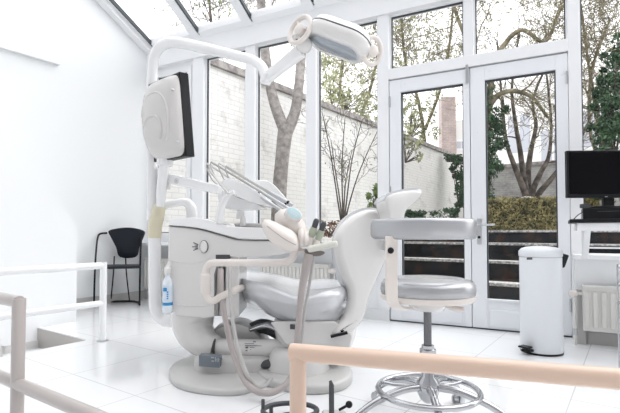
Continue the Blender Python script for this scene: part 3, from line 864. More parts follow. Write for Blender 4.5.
q = MB(); q.tube([np_ - TX * 1.1, np_ - TX * 1.1 + UP * (rz + .01)], 0.022, 16); q.build('end_post', RAILG, r)
q = MB(); q.tube([np_ + TX * 1.6, np_ + TX * 1.6 + UP * .30], 0.022, 16)
q.build('end_post', RAILG, r)
zr = 0.512
a0 = ONP(298, 352.5, V((0, 0, zr)), UP); a1 = ONP(620, 379, V((0, 0, zr)), UP); dr = (a1 - a0).normalized(); a0.z = 0
r = root('handrail', a0, 'beige handrail crossing the bottom of the picture close to the camera', 'handrail')
q = MB(); q.tube([a0, a0 + UP * (zr + .0)], 0.0215, 20); q.build('post', RAILP, r)
q = MB(); q.tube([a0 + UP * zr - dr * .0215, a0 + UP * zr + dr * 2.2], 0.0225, 20); q.build('top_rail', RAILP, r, bevel=0.004)
q = MB(); q.tube([a0 + UP * .22, a0 + UP * .22 + dr * 2.2], 0.02, 16); q.build('lower_rail', RAILP, r)
q = MB(); q.tube([a0 + dr * 2.2, a0 + dr * 2.2 + UP * zr], 0.0215, 16); q.build('end_post', RAILP, r)

# ---------------- black chair by the left wall
cb = V((P(120.5, 300, 5.42).x, 5.42, 0))
cf = 5.2
def Q(px, py, dy=-.12): return P(px, py, cb.y + dy)
r = root('visitor_chair', cb, 'black leather armchair on thin tube frame against the left wall', 'chair')
bk = [Q(106, 231), Q(114, 228.5), Q(124, 227.5), Q(134, 228.5), Q(142, 231.5), Q(141, 237), Q(137, 246), Q(133, 257), Q(117, 257), Q(113, 247), Q(108, 237)]
ccen = sum(bk, V((0, 0, 0))) / len(bk)
bk = smooth_pts(bk, 4, True)
q = MB()
rings = []
for d_, k_ in ((-.02, .93), (-.012, 1), (.012, 1), (.02, .93)):
    rings.append([ccen + (p - ccen) * k_ + V((0, d_ + .9 * (p.x - ccen.x) ** 2 * -1.0, 0)) for p in bk])
q.loft(rings); q.build('backrest', NAVY, r)
q = MB(); zs_ = Q(127, 265).z
seat = smooth_pts([V((cb.x - .22, cb.y - .45, zs_)), V((cb.x + .22, cb.y - .45, zs_)), V((cb.x + .245, cb.y - .3, zs_)), V((cb.x + .2, cb.y - .1, zs_)), V((cb.x - .2, cb.y - .1, zs_)), V((cb.x - .245, cb.y - .3, zs_))], 5, True)
slab(q, seat, UP, [(-.02, .97), (-.014, 1), (0, 1), (.006, .97)]); q.build('seat', NAVY, r)
za = Q(105, 238).z
def fr_(s_):
    x = cb.x + s_ * .25
    return [V((cb.x + s_ * .15, cb.y - .12, Q(106, 233).z)), V((x - s_ * .02, cb.y - .15, Q(106, 234).z)), V((x, cb.y - .18, za - .01)), V((x, cb.y - .26, za - .12)), V((x, cb.y - .33, .42)), V((x, cb.y - .36, .2)), V((x, cb.y - .36, .012))]
for s_ in (-1, 1):
    q = MB(); sm_tube(q, fr_(s_), .011, 5, 8); q.build('arm_leg', BLACK, r)
    q = MB(); sm_tube(q, [V((cb.x + s_ * .065, cb.y - .12, Q(0, 256).z)), V((cb.x + s_ * .075, cb.y - .10, .35)), V((cb.x + s_ * .11, cb.y - .04, .014))], .008, 5, 8); q.build('rear_leg', BLACK, r)
q = MB(); sm_tube(q, [V((cb.x - .25, cb.y - .36, .014)), V((cb.x - .22, cb.y - .16, .014)), V((cb.x - .1, cb.y - .04, .014)), V((cb.x + .1, cb.y - .04, .014)), V((cb.x + .22, cb.y - .16, .014)), V((cb.x + .25, cb.y - .36, .014))], .012, 5, 8)
q.build('floor_hoop', BLACK, r)
r.rotation_euler = (0, 0, math.radians(17)); r.scale = (0.93, 1, 1)

# ---------------- radiators
def radiator(c, w_, z0, z1, label, ribs, group=None, valve=-1):
    r = root('radiator', V((c.x, c.y, z0)), label, 'radiator', group)
    q = MB(); q.box(V((c.x, c.y, (z0 + z1) / 2)), GX * w_ / 2, GN * .02, UP * (z1 - z0) / 2)
    q.build('panel', RADI, r, bevel=0.006, fixn=True)
    for i in range(ribs):
        t = -w_ / 2 + w_ * (i + .5) / ribs
        q = MB(); q.box(V((c.x, c.y, (z0 + z1) / 2)) + GX * t - GN * .024, GX * (w_ / ribs * .3), GN * .010, UP * ((z1 - z0) / 2 - .03))
        q.build('rib', RADI, r, bevel=0.006, seg=2, fixn=True)
    q = MB(); q.box(V((c.x, c.y, z1 + .004)), GX * w_ / 2, GN * .032, UP * .006); q.build('top_grille', RADI, r, smooth=False, fixn=True)
    vp = V((c.x, c.y, 0)) + GX * valve * (w_ / 2 + .05)
    zv = z1 - .05
    q = MB(); q.tube([vp + UP * .0, vp + UP * zv], .009, 10); q.tube([vp + UP * zv, vp - GX * valve * .06 + UP * zv], .009, 10); q.build('pipe', RADI, r)
    q = MB(); q.lathe([(.012, 0), (.026, .008), (.028, .05), (.02, .062)], vp + UP * zv, (-GN - GX * .3), 16); q.build('valve_knob', CREAM, r)
    q = MB(); q.lathe([(.013, -.02), (.016, 0), (.013, .03)], vp + UP * .09, UP, 10); q.build('lower_valve', STEEL, r)
    for s_ in (-.35, .35):
        q = MB(); q.box(V((c.x, c.y, z0 + .1)) + GX * w_ * s_ + GN * .05, GX * .015, GN * .04, UP * .05); q.build('bracket', STEEL, r, smooth=False, fixn=True)
    return r
tr0 = tg(587); 
cR = G(tg(590) + .345, 0, -.30)
radiator(cR, .84, .11, .425, 'white panel radiator under the desk at far right', 16)
cL_ = G(tL + .62, 0, -.15)
radiator(cL_, 1.05, .14, .50, 'white panel radiator under the window sill behind the black armchair', 22, valve=1)
cM_ = G(tg(300), 0, -.13)
radiator(cM_, .8, .14, .50, 'white panel radiator under the windows behind the dental seat', 18, valve=1)
# boxed pipe at the corner of the right wall
q = MB(); q.box(G(tW + .035, .20, -.235), GX * .03, GN * .022, UP * .20); struct(q.build('trim_pipe_box', SKIRT, None, smooth=False, bevel=.004, fixn=True))
q = MB(); q.box(G(tW + .9, .045, -.22), GX * .83, GN * .008, UP * .045); struct(q.build('baseboard_right', SKIRT, None, smooth=False, fixn=True))

# ---------------- pedal bin
bb = P(541.5, 340, 3.18); bb.z = 0
r = root('pedal_bin', bb, 'tall white pedal bin with domed lid beside the glass door', 'bin')
hb = P(540, 249, 3.18).z
RB = .134
q = MB(); q.lathe([(RB - .004, .0), (RB, .012), (RB, hb - .058), (RB - .004, hb - .052)], bb, UP, 48); q.build('body', BINW, r, angle=60)
q = MB(); q.lathe([(RB - .001, -.006), (RB + .001, .014)], bb, UP, 48); q.build('base_ring', BLACK, r)
q = MB(); q.lathe([(RB + .002, hb - .05), (RB + .004, hb - .045), (RB + .004, hb - .015), (RB - .012, hb + .004), (RB * .7, hb + .014), (RB * .35, hb + .02), (.001, hb + .021)], bb, UP, 48); q.build('lid', BINW, r, angle=60)
q = MB(); q.lathe([(RB - .006, hb - .06), (RB - .001, hb - .056), (RB - .001, hb - .05)], bb, UP, 48); q.build('seam_ring', STEEL, r)
q = MB(); pd = V((-.86, -.5, 0)); q.box(bb + pd * .145 + UP * .03, pd * .035, V((.5, -.86, 0)) * .03, UP * .008)
q.box(bb + pd * .18 + UP * .055, pd * .03, V((.5, -.86, 0)) * .035, UP * .006); q.tube([bb + pd * .15 + UP * .03, bb + pd * .19 + UP * .05], .01, 8)
q.build('pedal', BLACK, r, bevel=.004, fixn=True)
q = MB(); hdv = V((.97, .2, 0)); q.hexa([bb + hdv * .13 + UP * (hb - .13) - GN * .025, bb + hdv * .195 + UP * (hb - .13) - GN * .025, bb + hdv * .195 + UP * (hb - .13) + GN * .02, bb + hdv * .13 + UP * (hb - .15) + GN * .02],
  [bb + hdv * .13 + UP * (hb - .02) - GN * .035, bb + hdv * .232 + UP * (hb - .045) - GN * .035, bb + hdv * .232 + UP * (hb - .045) + GN * .035, bb + hdv * .13 + UP * (hb - .02) + GN * .035])
q.build('hinge_handle', BLACK, r, bevel=.005, fixn=True)
q = MB(); q.box(P(529.5, 258.5, 3.18 - .133), V((.02, .006, 0)), V((0, .004, 0)), UP * .008); q.build('maker_plate', DARK, r, smooth=False, bevel=.001, fixn=True)

# ---------------- desk, monitor, dock
Yd = 2.95
dz = P(600, 221, Yd).z
dx0 = P(570, 221, Yd).x
r = root('wall_desk', V((dx0 + .6, Yd + .25, 0)), 'white bracketed desk with black top in front of right window', 'desk')
ang = GX; an = GN
o_ = V((dx0, Yd, 0))
q = MB(); q.box(o_ + ang * .65 + an * .2 + UP * dz, ang * .65, an * .2, UP * .0125); q.build('desk_top', BLACK, r, smooth=False, bevel=.005, fixn=True)
q = MB(); q.box(o_ + ang * .68 + an * .205 + UP * (dz - .0375), ang * .64, an * .19, UP * .025); q.build('under_frame', FRAME, r, smooth=False, bevel=.003, fixn=True)
for t_ in (.10, 1.2):
    q = MB(); p_ = o_ + ang * t_
    sh_ = [p_ + an * .06 + UP * (dz - .062), p_ + an * .39 + UP * (dz - .062), p_ + an * .39 + UP * (dz - .26), p_ + an * .34 + UP * (dz - .26)]
    q.loft([[v - ang * .018 for v in sh_], [v + ang * .018 for v in sh_]]); q.build('bracket', FRAME, r, smooth=False, fixn=True, bevel=.003)
q = MB(); q.box(o_ + ang * 1.0 + an * .40 + UP * (dz - .16), ang * .02, an * .02, UP * .10); q.build('bracket', FRAME, r, smooth=False, fixn=True)
mY = 3.0
ml_ = P(566, 175, mY)
mdir = V((math.cos(math.radians(-3)), math.sin(math.radians(-3)), 0)); mn = V((-mdir.y, mdir.x, 0))
zt_, zb_ = P(566, 151, mY).z, P(566, 198, mY).z
mc = ml_ + mdir * .275; mc.z = (zt_ + zb_) / 2
zd = dz + .0125
r = root('desktop_monitor', V((mc.x, mc.y + .05, zd + .075)), 'black flat desktop monitor standing over the black box on the desk', 'monitor')
q = MB(); q.box(mc, mdir * .275, mn * .016, UP * (zt_ - zb_) / 2); q.build('housing', BLACK, r, smooth=False, bevel=.004, fixn=True)
q = MB(); q.box(mc - mn * .0165 + UP * .006, mdir * .262, mn * .001, UP * ((zt_ - zb_) / 2 - .018)); q.build('screen', SCREEN, r, smooth=False, fixn=True)
q = MB(); q.box(V((mc.x + .02, mc.y + .05, (zb_ + zd + .08) / 2 + .05)), V((.035, 0, 0)), V((0, .015, 0)), UP * ((zb_ - zd - .08) / 2 + .06)); q.build('stand', BLACK, r, smooth=False, bevel=.004, fixn=True)
q = MB(); q.bx(.24, .16, .012, (mc.x + .02, mc.y + .06, zd + .081)); q.build('foot', BLACK, r, smooth=False, bevel=.004, fixn=True)
q = MB(); q.box(V((P(603, 197.5, mY).x, mc.y - .0185, zb_ + .006)), V((.008, 0, 0)), V((0, .0008, 0)), UP * .002); q.build('badge', STEEL, r, smooth=False)
b0_, b1_ = P(583, 214, mY), P(660, 214, mY)
q = MB(); q.box(b0_ + GX * .23 + GN * .10 - UP * (b0_.z - zd - .0367), GX * .23, GN * .10, UP * .0366)
r = root('computer_case', V(((b0_.x + b1_.x) / 2, mY + .1, zd)), 'flat black computer case lying under the desktop monitor', 'computer')
q.build('case', BLACK, r, smooth=False, bevel=.004, fixn=True)
q = MB(); b0z = V((b0_.x, b0_.y, zd)); q.box(b0z + GX * .14 + UP * .05, GX * .06, GN * .002, UP * .002); q.build('front_slot', DARK, r, smooth=False, fixn=True)
q = MB(); q.box(b0z + GX * .32 + UP * .03, GX * .01, GN * .002, UP * .006); q.build('power_button', DARK, r, smooth=False, fixn=True)
# small things beside the monitor stand
q = MB(); q.bx(.05, .04, .028, (P(586, 205, mY).x + .005, mY + .02, zd + .0735 + .0145)); tag(q.build('card_reader', DARK, None, smooth=False, bevel=.004, fixn=True), 'small dark card reader on left end of the black computer case', 'card reader')
q = MB(); sm_tube(q, [P(583, 212, mY + .02), P(578, 215, mY), P(574, 219, mY - .02), P(572, 219.6, mY + .02)], .003, 5, 6); tag(q.build('power_cable', BLACK, None), 'thin black cable looping off the left side of the computer case', 'cable')
# chrome hose reel / basket at right edge
bk0 = P(628, 292, 2.6)
r = root('wire_basket', V((bk0.x + .05, bk0.y, 0)), 'chrome wire basket trolley cut by the right picture edge', 'trolley')
for k in range(3):
    q = MB(); cx_ = bk0.x + .1; zz = P(620, 268 + 18 * k, 2.6).z
    q.tube([V((cx_ + .14 * math.cos(a), 2.6 + .12 * math.sin(a), zz)) for a in [2 * PI * i / 24 for i in range(24)]], .004, 8, closed=True); q.build('ring', CHROME, r)
for k in range(6):
    a = 2 * PI * k / 6 + .3; q = MB(); x_, y_ = bk0.x + .1 + .14 * math.cos(a), 2.6 + .12 * math.sin(a)
    q.tube([V((x_, y_, 0)), V((x_, y_, P(0, 265, 2.6).z))], .004, 8); q.build('upright', CHROME, r)

# ---------------- dental unit
Yc = 2.62                                     # front face of the cabinet
ur = FL(222, 372); ur.z = 0
U = root('dental_unit', ur, 'white and grey dental unit cabinet on a floor plate with a swivelling tube arm', 'dental unit')
# floor plate
pl = [FL(*p) for p in [(169, 377), (175, 387), (192, 393), (216, 396), (238, 396), (256, 391), (272, 384), (282, 376), (280, 366), (262, 359), (235, 356), (205, 357), (184, 363), (172, 370)]]
pl = [V((p.x, p.y, 0)) for p in pl]
q = MB(); slab(q, smooth_pts(pl, 5, True), UP, [(0, .985), (.005, 1), (.024, 1), (.032, .985), (.036, .95), (.038, .5)]); q.build('floor_plate', GPLAS, U, angle=60)
# raised pod with nameplate
pod = [V((P(x, 360, y).x, y, 0)) for x, y in [(196, 2.74), (198, 2.60), (235, 2.57), (272, 2.62), (284, 2.78), (255, 2.95), (205, 2.92)]]
q = MB(); slab(q, smooth_pts(pod, 5, True), UP, [(.035, 1), (.085, 1), (.105, .97), (.115, .85), (.12, .4)]); q.build('pod', GPLAS, U, angle=60)
n0, n1 = P(200, 359.5, 2.575), P(221, 361, 2.555)
q = MB(); nd_ = (n1 - n0); q.box((n0 + n1) / 2, nd_ / 2, V((0, .03, 0)), UP * .030); npl = q.build('nameplate', PLATE, U, smooth=False, bevel=.003, fixn=True)
def marks(pairs, Y, m_, name, parent, h=.002, dy=.001):
    q = MB()
    for x0, y0, x1, y1, hh in pairs:
        a_, b_ = P(x0, y0, Y), P(x1, y1, Y); d_ = (b_ - a_)
        u_ = V((-d_.z, 0, d_.x)).normalized() if d_.length > 0 else UP
        q.box((a_ + b_) / 2, d_ / 2, V((0, dy, 0)), u_ * hh)
    return q.build(name, m_, parent, smooth=False, fixn=True)
marks([(211, 357.5, 214, 357.8, .0035), (211.5, 361, 214, 361.2, .0035), (215.5, 357.2, 215.7, 361.6, .004), (218, 358, 218.2, 362, .004), (216, 359.5, 220, 359.8, .002)], 2.523, mat('pale_print', (.4, .45, .48), .4), 'lettering', npl)
# rounded hump between plate and link arm
hump = [P(x, y, 2.86) for x, y in [(206, 370), (206, 345), (212, 331), (224, 323), (240, 320), (254, 326), (266, 338), (272, 352), (276, 370)]]
q = MB(); slab(q, smooth_pts(hump, 4, True), V((0, 1, 0)), [(-.09, .94), (-.07, 1), (.09, 1), (.11, .92)]); q.build('hump_cover', GPLAS, U, angle=50)
# elbow and link arm
q = MB(); sm_tube(q, [P(193, 309, 2.78), P(193, 322, 2.78), P(197, 334, 2.76), P(206, 343, 2.73), P(217, 347.5, 2.70)], [.135, .128, .112, .088, .062], 6, 28); q.build('elbow', WPLAS, U, angle=60)
q = MB(); q.lathe([(.0635, -.006), (.066, 0), (.0635, .006)], P(216, 347.5, 2.70), (1, -.05, 0), 28); q.build('elbow_seam', DARK, U)
q = MB(); sm_tube(q, [P(216, 347.5, 2.70), P(245, 348, 2.68), P(290, 348, 2.66), P(325, 345, 2.68)], .052, 5, 28); arm_ = q.build('link_arm', WPLAS, U)
for_arm = [(244.5, 343.5, 254, 343.6, .0012), (253, 341.8, 256, 341.8, .002), (245, 345.6, 263, 345.9, .0012), (245.5, 347.6, 248, 347.6, .003), (250, 347.6, 262.5, 347.8, .0014), (250, 349.6, 258, 349.7, .0014), (245.5, 350.6, 247.5, 350.6, .0022), (251, 351.2, 256, 351.3, .0008)]
marks(for_arm, 2.625, INK, 'small_print', arm_)
# cabinet
cab = [(168.5, 226), (182, 227), (195, 228.5), (206, 231), (218, 234.5), (236, 239.5), (255, 240.5), (284, 240.5), (304, 239), (306, 243), (298, 250), (282, 254.5), (262, 257), (238, 257.5), (224, 256), (217, 262), (214, 275), (214, 317), (205, 318.5), (176, 316), (171, 311), (169, 290), (167.6, 262), (168, 240)]
cab3 = [P(x, y, Yc) for x, y in cab]
q = MB(); slab(q, cab3, V((0, 1, 0)), [(0, .99), (.008, 1), (.40, 1), (.41, .98)]); q.build('cabinet', WPLAS, U, bevel=.012, seg=4, fixn=True)
# right column behind the recess
q = MB(); a_, b_ = P(226, 256, Yc + .05), P(239.5, 317, Yc + .05)
q.box(V(((a_.x + b_.x) / 2, Yc + .2, (a_.z + b_.z) / 2)), V(((b_.x - a_.x) / 2, 0, 0)), V((0, .17, 0)), UP * (a_.z - b_.z) / 2); q.build('side_column', WPLAS, U, smooth=False, bevel=.012, fixn=True)
q = MB(); a_, b_ = P(212, 257, Yc + .1), P(228, 316, Yc + .1)
q.box(V(((a_.x + b_.x) / 2, Yc + .23, (a_.z + b_.z) / 2)), V(((b_.x - a_.x) / 2, 0, 0)), V((0, .13, 0)), UP * (a_.z - b_.z) / 2); q.build('recess_panel', mat('mid_grey_plastic', (.30, .30, .31), .4), U, smooth=False, bevel=.004, fixn=True)
for x in (217.5, 221.5):
    q = MB(); sm_tube(q, [P(x, 257, Yc + .06), P(x + .5, 285, Yc + .05), P(x - 1, 315, Yc + .06)], .008, 5, 10); q.build('recess_tube', HOSE, U)
q = MB(); a_, b_ = P(216, 254.5, Yc + .004), P(230, 259, Yc + .004)
q.box((a_ + b_) / 2 + V((0, .02, 0)), V(((b_.x - a_.x) / 2, 0, 0)), V((0, .03, 0)), UP * .012); q.build('socket_block', DARK, U, smooth=False, bevel=.002, fixn=True)
# crease panels on the cabinet front
for pts in ([(170, 260), (185, 263), (200, 262), (211, 256)], [(171, 303), (190, 306), (212, 305)]):
    q = MB(); sm_tube(q, [P(x, y, Yc - .0) for x, y in pts], .004, 5, 6); q.build('panel_ridge', WPLAS, U)
# basin top
top = [(168, 219.5), (172, 218), (190, 217.4), (202, 218), (211, 220.5), (219, 223.5), (229, 226), (245, 227.2), (265, 227.8), (302, 228.5), (305, 233), (303, 238.5), (284, 239.5), (255, 239.5), (237, 238.3), (218, 233.2), (206, 229.7), (195, 227.3), (182, 226), (168.5, 225.2)]
q = MB(); slab(q, [P(x, y, Yc - .012) for x, y in top], V((0, 1, 0)), [(0, .99), (.008, 1), (.43, 1), (.44, .98)]); q.build('basin_top', BPLAS, U, bevel=.008, seg=3, fixn=True)
q = MB(); sm_tube(q, [P(x, y, Yc - .004) for x, y in [(168.6, 225.8), (182, 226.6), (195, 228), (206, 230.3), (218, 234), (236, 239), (255, 240), (284, 240), (303, 239)]], .0028, 5, 6); q.build('seam', DARK, U)
# spittoon spout and cup filler
q = MB(); sm_tube(q, [P(220, 224, 2.64), P(220.5, 211, 2.63), P(224, 201, 2.62), P(229, 194.5, 2.60), P(234, 192, 2.59)], [.028, .024, .02, .015, .012], 6, 16); q.build('bowl_spout', BPLAS, U)
q = MB(); q.lathe([(.045, 0), (.045, .008), (.03, .014)], P(220.5, 224.5, 2.65), UP, 24); q.build('spout_collar', WPLAS, U)
q = MB(); sm_tube(q, [P(161, 206, 2.9), P(172, 203.5, 2.9), P(182, 202, 2.9), P(188, 203.5, 2.9), P(191.5, 209, 2.9), P(192.5, 218.5, 2.9)], [.026, .024, .024, .03, .034, .036], 6, 16); q.build('fill_pipe', BPLAS, U)
q = MB(); q.lathe([(.075, -.01), (.09, .0), (.10, .018), (.088, .012), (.02, .002), (.001, .002)], P(250, 226.5, 2.84), UP, 28); q.build('spittoon_bowl', WPLAS, U)
q = MB(); q.lathe([(.018, 0), (.016, .04), (.012, .06)], P(243, 226, 2.72), UP, 14); q.build('filter_cap', WPLAS, U)
# oval knob and printed rays
kp = P(203.8, 246.8, Yc - .008)
q = MB(); q.lathe([(.022, -.006), (.024, .004), (.018, .014), (.001, .017)], kp, (0, -1, 0), 24)
for v in q.v: v.z = kp.z + (v.z - kp.z) * 1.45; v.x = kp.x + (v.x - kp.x) * .92
q.build('oval_knob', WPLAS, U)
q = MB(); q.lathe([(.0265, 0), (.0265, .003)], kp + V((0, .0065, 0)), (0, -1, 0), 24)
for v in q.v: v.z = kp.z + (v.z - kp.z) * 1.42; v.x = kp.x + (v.x - kp.x) * .95
q.build('knob_rim', INK, U)
marks([(193.3, 242.6, 198.0, 244.6, .0022), (192, 246.8, 197.6, 246.8, .0022), (193.3, 250.4, 198.0, 248.6, .0022), (194.6, 244.8, 198, 245.6, .0014), (194.6, 248.6, 198, 247.8, .0014)], Yc - .002, INK, 'ray_marks', U)
# tube arm carrying the holder
q = MB(); sm_tube(q, [P(233, 291, 2.50), P(222, 296, 2.47), P(213, 301, 2.46), P(207.5, 298, 2.46), P(205.5, 291, 2.46), P(205.5, 280, 2.46), P(206, 271, 2.46), P(209, 265, 2.45), P(215, 263, 2.44), P(240, 262.8, 2.40), P(270, 262.8, 2.34), P(285, 262, 2.31), P(292, 258.5, 2.29), P(294.5, 252, 2.28), P(295, 243, 2.28)], .0195, 6, 16); q.build('swivel_arm', CREAM, U)
q = MB(); q.lathe([(.022, -.10), (.027, -.09), (.0285, 0), (.027, .0), (.022, .008)], P(205.5, 275, 2.46), UP, 20); q.build('arm_collar', CREAM, U)
q = MB(); q.tube([P(231, 292, 2.5), P(231, 292, 2.5) + V((.03, .2, 0))], .02, 12); q.build('arm_root', CREAM, U)
# pole
PY = 2.84
q = MB(); sm_tube(q, [P(182, 321, PY - .05), P(171, 321, PY - .02), P(163, 319, PY), P(156.5, 311, PY), P(155, 298, PY), P(154.8, 270, PY), P(154.5, 236, PY)], .038, 6, 20); q.build('lower_pole', BPLAS, U)
q = MB(); sm_tube(q, [P(154.5, 238, PY), P(155, 226, PY), P(157.5, 216, PY), P(159.5, 206, PY + .02)], [.042, .043, .042, .036], 6, 20); q.build('yellowed_elbow', YEL, U, label='yellowed plastic elbow on white pole')
q = MB(); sm_tube(q, [P(160.5, 209, PY + .04), P(161, 190, PY + .04), P(161, 168, PY + .04)], .022, 5, 16); q.build('inner_pole', BPLAS, U)
q = MB(); sm_tube(q, [P(152, 220, PY + .05), P(152, 170, PY + .05), P(152, 120, PY + .05), P(152, 80, PY + .05), P(153.5, 60, PY + .04), P(158, 49, PY), P(166, 43.5, PY - .03), P(176, 42.5, PY - .06), P(195, 46, PY - .13), P(220, 52, PY - .22), P(245, 58, PY - .31), P(255, 61.5, PY - .35), P(262, 67, PY - .39), P(265, 75, PY - .41), P(266, 81, PY - .42)], [.033] * 9 + [.030, .028, .027, .027, .028, .028], 6, 20); q.build('lamp_pole', BPLAS, U)

# operating lamp
LY = 2.30
la = P(266, 79, PY - .42)
L = root('operating_lamp', la, 'white dental operating lamp with two ring handles on a slanting arm', 'lamp')
q = MB(); q.lathe([(.024, -.03), (.03, -.02), (.032, .02), (.026, .03)], la, (.2, -.2, 1), 20); q.build('joint', BPLAS, L)
e1_ = P(301, 51, LY + .02)
ad = (e1_ - la).normalized(); av = UP - ad * UP.dot(ad); av.normalize(); aw = ad.cross(av)
def rrect(c, hw, hv, n=5, k=.5):
    out = []
    for cx_, cy_, s0 in ((1, 1, 0), (-1, 1, 90), (-1, -1, 180), (1, -1, 270)):
        for i in range(n):
            a = math.radians(s0 + 90 * i / (n - 1)); rr2 = min(hw, hv) * k
            out.append(c + aw * (cx_ * (hw - rr2) + rr2 * math.cos(a)) + av * (cy_ * (hv - rr2) + rr2 * math.sin(a)))
    return out
q = MB(); q.loft([rrect(la + ad * (la - e1_).length * t, .024, s_) for t, s_ in ((0.02, .024), (.1, .028), (.5, .030), (.9, .034), (1, .036))]); q.build('arm', BPLAS, L, angle=60)
q = MB(); q.box((la + e1_) / 2 + V((0, -.0, 0)) + aw * -.026, ad * (la - e1_).length * .38, av * .008, aw * .003); q.build('arm_inlay', GPLAS, L, smooth=False, fixn=True)
q = MB(); q.ball(P(304, 45, LY), .042, 18); q.build('head_joint', WPLAS, L)
hc = P(338, 41, LY - .03)
ax_ = (P(362, 50, LY - .05) - P(312, 32, LY + .02)).normalized()
nl_ = V((-.06, -.22, -.97)); nl_ = (nl_ - ax_ * nl_.dot(ax_)).normalized(); bx_ = nl_.cross(ax_)
def stad(cn, ha, hb, n=10):
    out = []
    for i in range(n + 1):
        a = -PI / 2 + PI * i / n; out.append(cn + ax_ * (ha - hb + hb * math.cos(a)) + bx_ * hb * math.sin(a))
    for i in range(n + 1):
        a = PI / 2 + PI * i / n; out.append(cn + ax_ * (-(ha - hb) + hb * math.cos(a)) + bx_ * hb * math.sin(a))
    return out
q = MB(); q.loft([stad(hc - nl_ * .085, .10, .04), stad(hc - nl_ * .078, .13, .065), stad(hc - nl_ * .06, .158, .088), stad(hc - nl_ * .03, .172, .098)]); q.build('head_top', BPLAS, L, angle=70)
q = MB(); q.loft([stad(hc - nl_ * .026, .170, .096), stad(hc - nl_ * .01, .176, .10), stad(hc + nl_ * .02, .174, .098), stad(hc + nl_ * .040, .160, .086), stad(hc + nl_ * .042, .150, .076)]); q.build('head_housing', WPLAS, L, angle=70)
q = MB(); q.loft([stad(hc - nl_ * .032, .171, .097), stad(hc - nl_ * .022, .171, .097)]); q.build('head_seam', DARK, L)
q = MB(); q.loft([stad(hc + nl_ * .030, .140, .066), stad(hc + nl_ * .0425, .140, .066), stad(hc + nl_ * .0435, .132, .058)]); ln_ = q.build('lens_rim', STEEL, L)
q = MB(); q.loft([stad(hc + nl_ * .040, .132, .058), stad(hc + nl_ * .050, .12, .048), stad(hc + nl_ * .054, .09, .03)]); q.build('lens', SHADE, L, angle=70)
q = MB(); q.box(hc - nl_ * .080 + ax_ * .02 - bx_ * .0, ax_ * .085, bx_ * .022, nl_ * .012); q.build('vent_strip', GPLAS, L, bevel=.004, fixn=True)
for (hx, hy, yy, rx_, s_) in ((300, 30, LY - .03, .075, -1), (372, 51, LY - .06, .064, 1)):
    cc = P(hx, hy, yy); nn = (ax_ * .72 * s_ + V((0, -1, 0)) * (1.0 if s_ < 0 else .8)).normalized(); u_ = UP - nn * UP.dot(nn); u_.normalize(); v_ = nn.cross(u_)
    q = MB(); q.tube([cc + u_ * rx_ * math.cos(a) + v_ * rx_ * .86 * math.sin(a) for a in [2 * PI * i / 36 for i in range(36)]], .0125, 12, closed=True)
    hnd = q.build('ring_handle', CREAM, L)
    q = MB()
    for k in range(3):
        a = 2 * PI * k / 3 + .5; q.tube([cc, cc + u_ * rx_ * math.cos(a) + v_ * rx_ * .86 * math.sin(a)], [.009, .007], 8)
    q.build('spokes', CREAM, hnd)
    q = MB(); q.lathe([(.024, -.02), (.03, -.01), (.03, .012), (.02, .02)], cc, nn, 20); q.build('hub', CREAM, hnd)
    q = MB(); q.tube([cc, hc + ax_ * .13 * s_], [.02, .028], 12); q.build('handle_stem', WPLAS, L)

# patient monitor on the pole
mw = V((-.75, .66, 0)).normalized(); MYn = 2.60
mnx = V((mw.y, -mw.x, 0))                     # screen side
tl_, bl_ = P(184, 72.5, MYn), P(190.5, 156.5, MYn)
M_ = root('patient_monitor', P(161, 207, PY), 'monitor with white sculpted back shell and black bezel on the pole', 'monitor')
Wm = .345
q = MB(); upv = (tl_ - bl_); cm = (tl_ + bl_) / 2 + mw * Wm / 2
hs = Wm / 2
b_n = upv.cross(mw).normalized()
if b_n.x < 0: b_n = -b_n
q = MB(); q.box(cm, mw * hs, b_n * .030, upv * .5); q.build('bezel', BLACK, M_, smooth=False, bevel=.004, fixn=True)
q = MB(); q.box(cm + b_n * .0305, mw * (hs - .02), b_n * .001, upv * .45); q.build('screen', SCREEN, M_, smooth=False, fixn=True)
def mring(dn, hw, zt1, zb1, sh=0.0, n=28, ex=3.2):
    out = []
    for i in range(n):
        a = 2 * PI * i / n; c_, s_ = math.cos(a), math.sin(a)
        x = abs(c_) ** (2 / ex) * (1 if c_ > 0 else -1); y = abs(s_) ** (2 / ex) * (1 if s_ > 0 else -1)
        k = (zt1 + zb1) / 2 + y * (zt1 - zb1) / 2
        out.append(cm + mw * (x * hw + sh) + upv * k - b_n * dn)
    return out
q = MB(); q.loft([mring(.026, hs - .004, .49, -.49, ex=8), mring(.045, hs - .006, .48, -.485, ex=6), mring(.068, hs * .95, .45, -.475, ex=4), mring(.088, hs * .86, .38, -.43, .015), mring(.104, hs * .68, .24, -.32, .03), mring(.11, hs * .4, .1, -.18, .03)]); q.build('back_shell', SHELL, M_, angle=70)
q = MB(); rg = mring(.103, hs * .55, .02, -.30, .03, 30, 2.2); q.tube(smooth_pts([p - b_n * .004 for p in rg[2:20]], 2), .010, 10); q.build('shell_ridge', SHELL, M_)
q = MB(); rg = mring(.092, hs * .80, .30, -.38, .02, 30, 2.4); q.tube(smooth_pts([p - b_n * .0 for p in rg[1:20]], 2), .009, 10); q.build('shell_ridge', SHELL, M_)
for x, y in ((173.7, 89.8), (178.3, 142)):
    c_ = ONP(x, y, cm - b_n * .068, b_n); q = MB(); q.lathe([(.007, 0), (.007, .012), (.004, .016)], c_, -b_n, 12); q.build('screw', STEEL, M_)
mp0 = cm - b_n * .07
q = MB(); sm_tube(q, [P(160.5, 207, PY - .06), P(161.5, 190, PY - .06), P(163.5, 172, PY - .07), V((P(165, 160, 2.75).x, PY - .09, P(165, 158, 2.75).z))], [.026, .03, .032, .03], 5, 18); q.build('mount_post', BPLAS, M_)
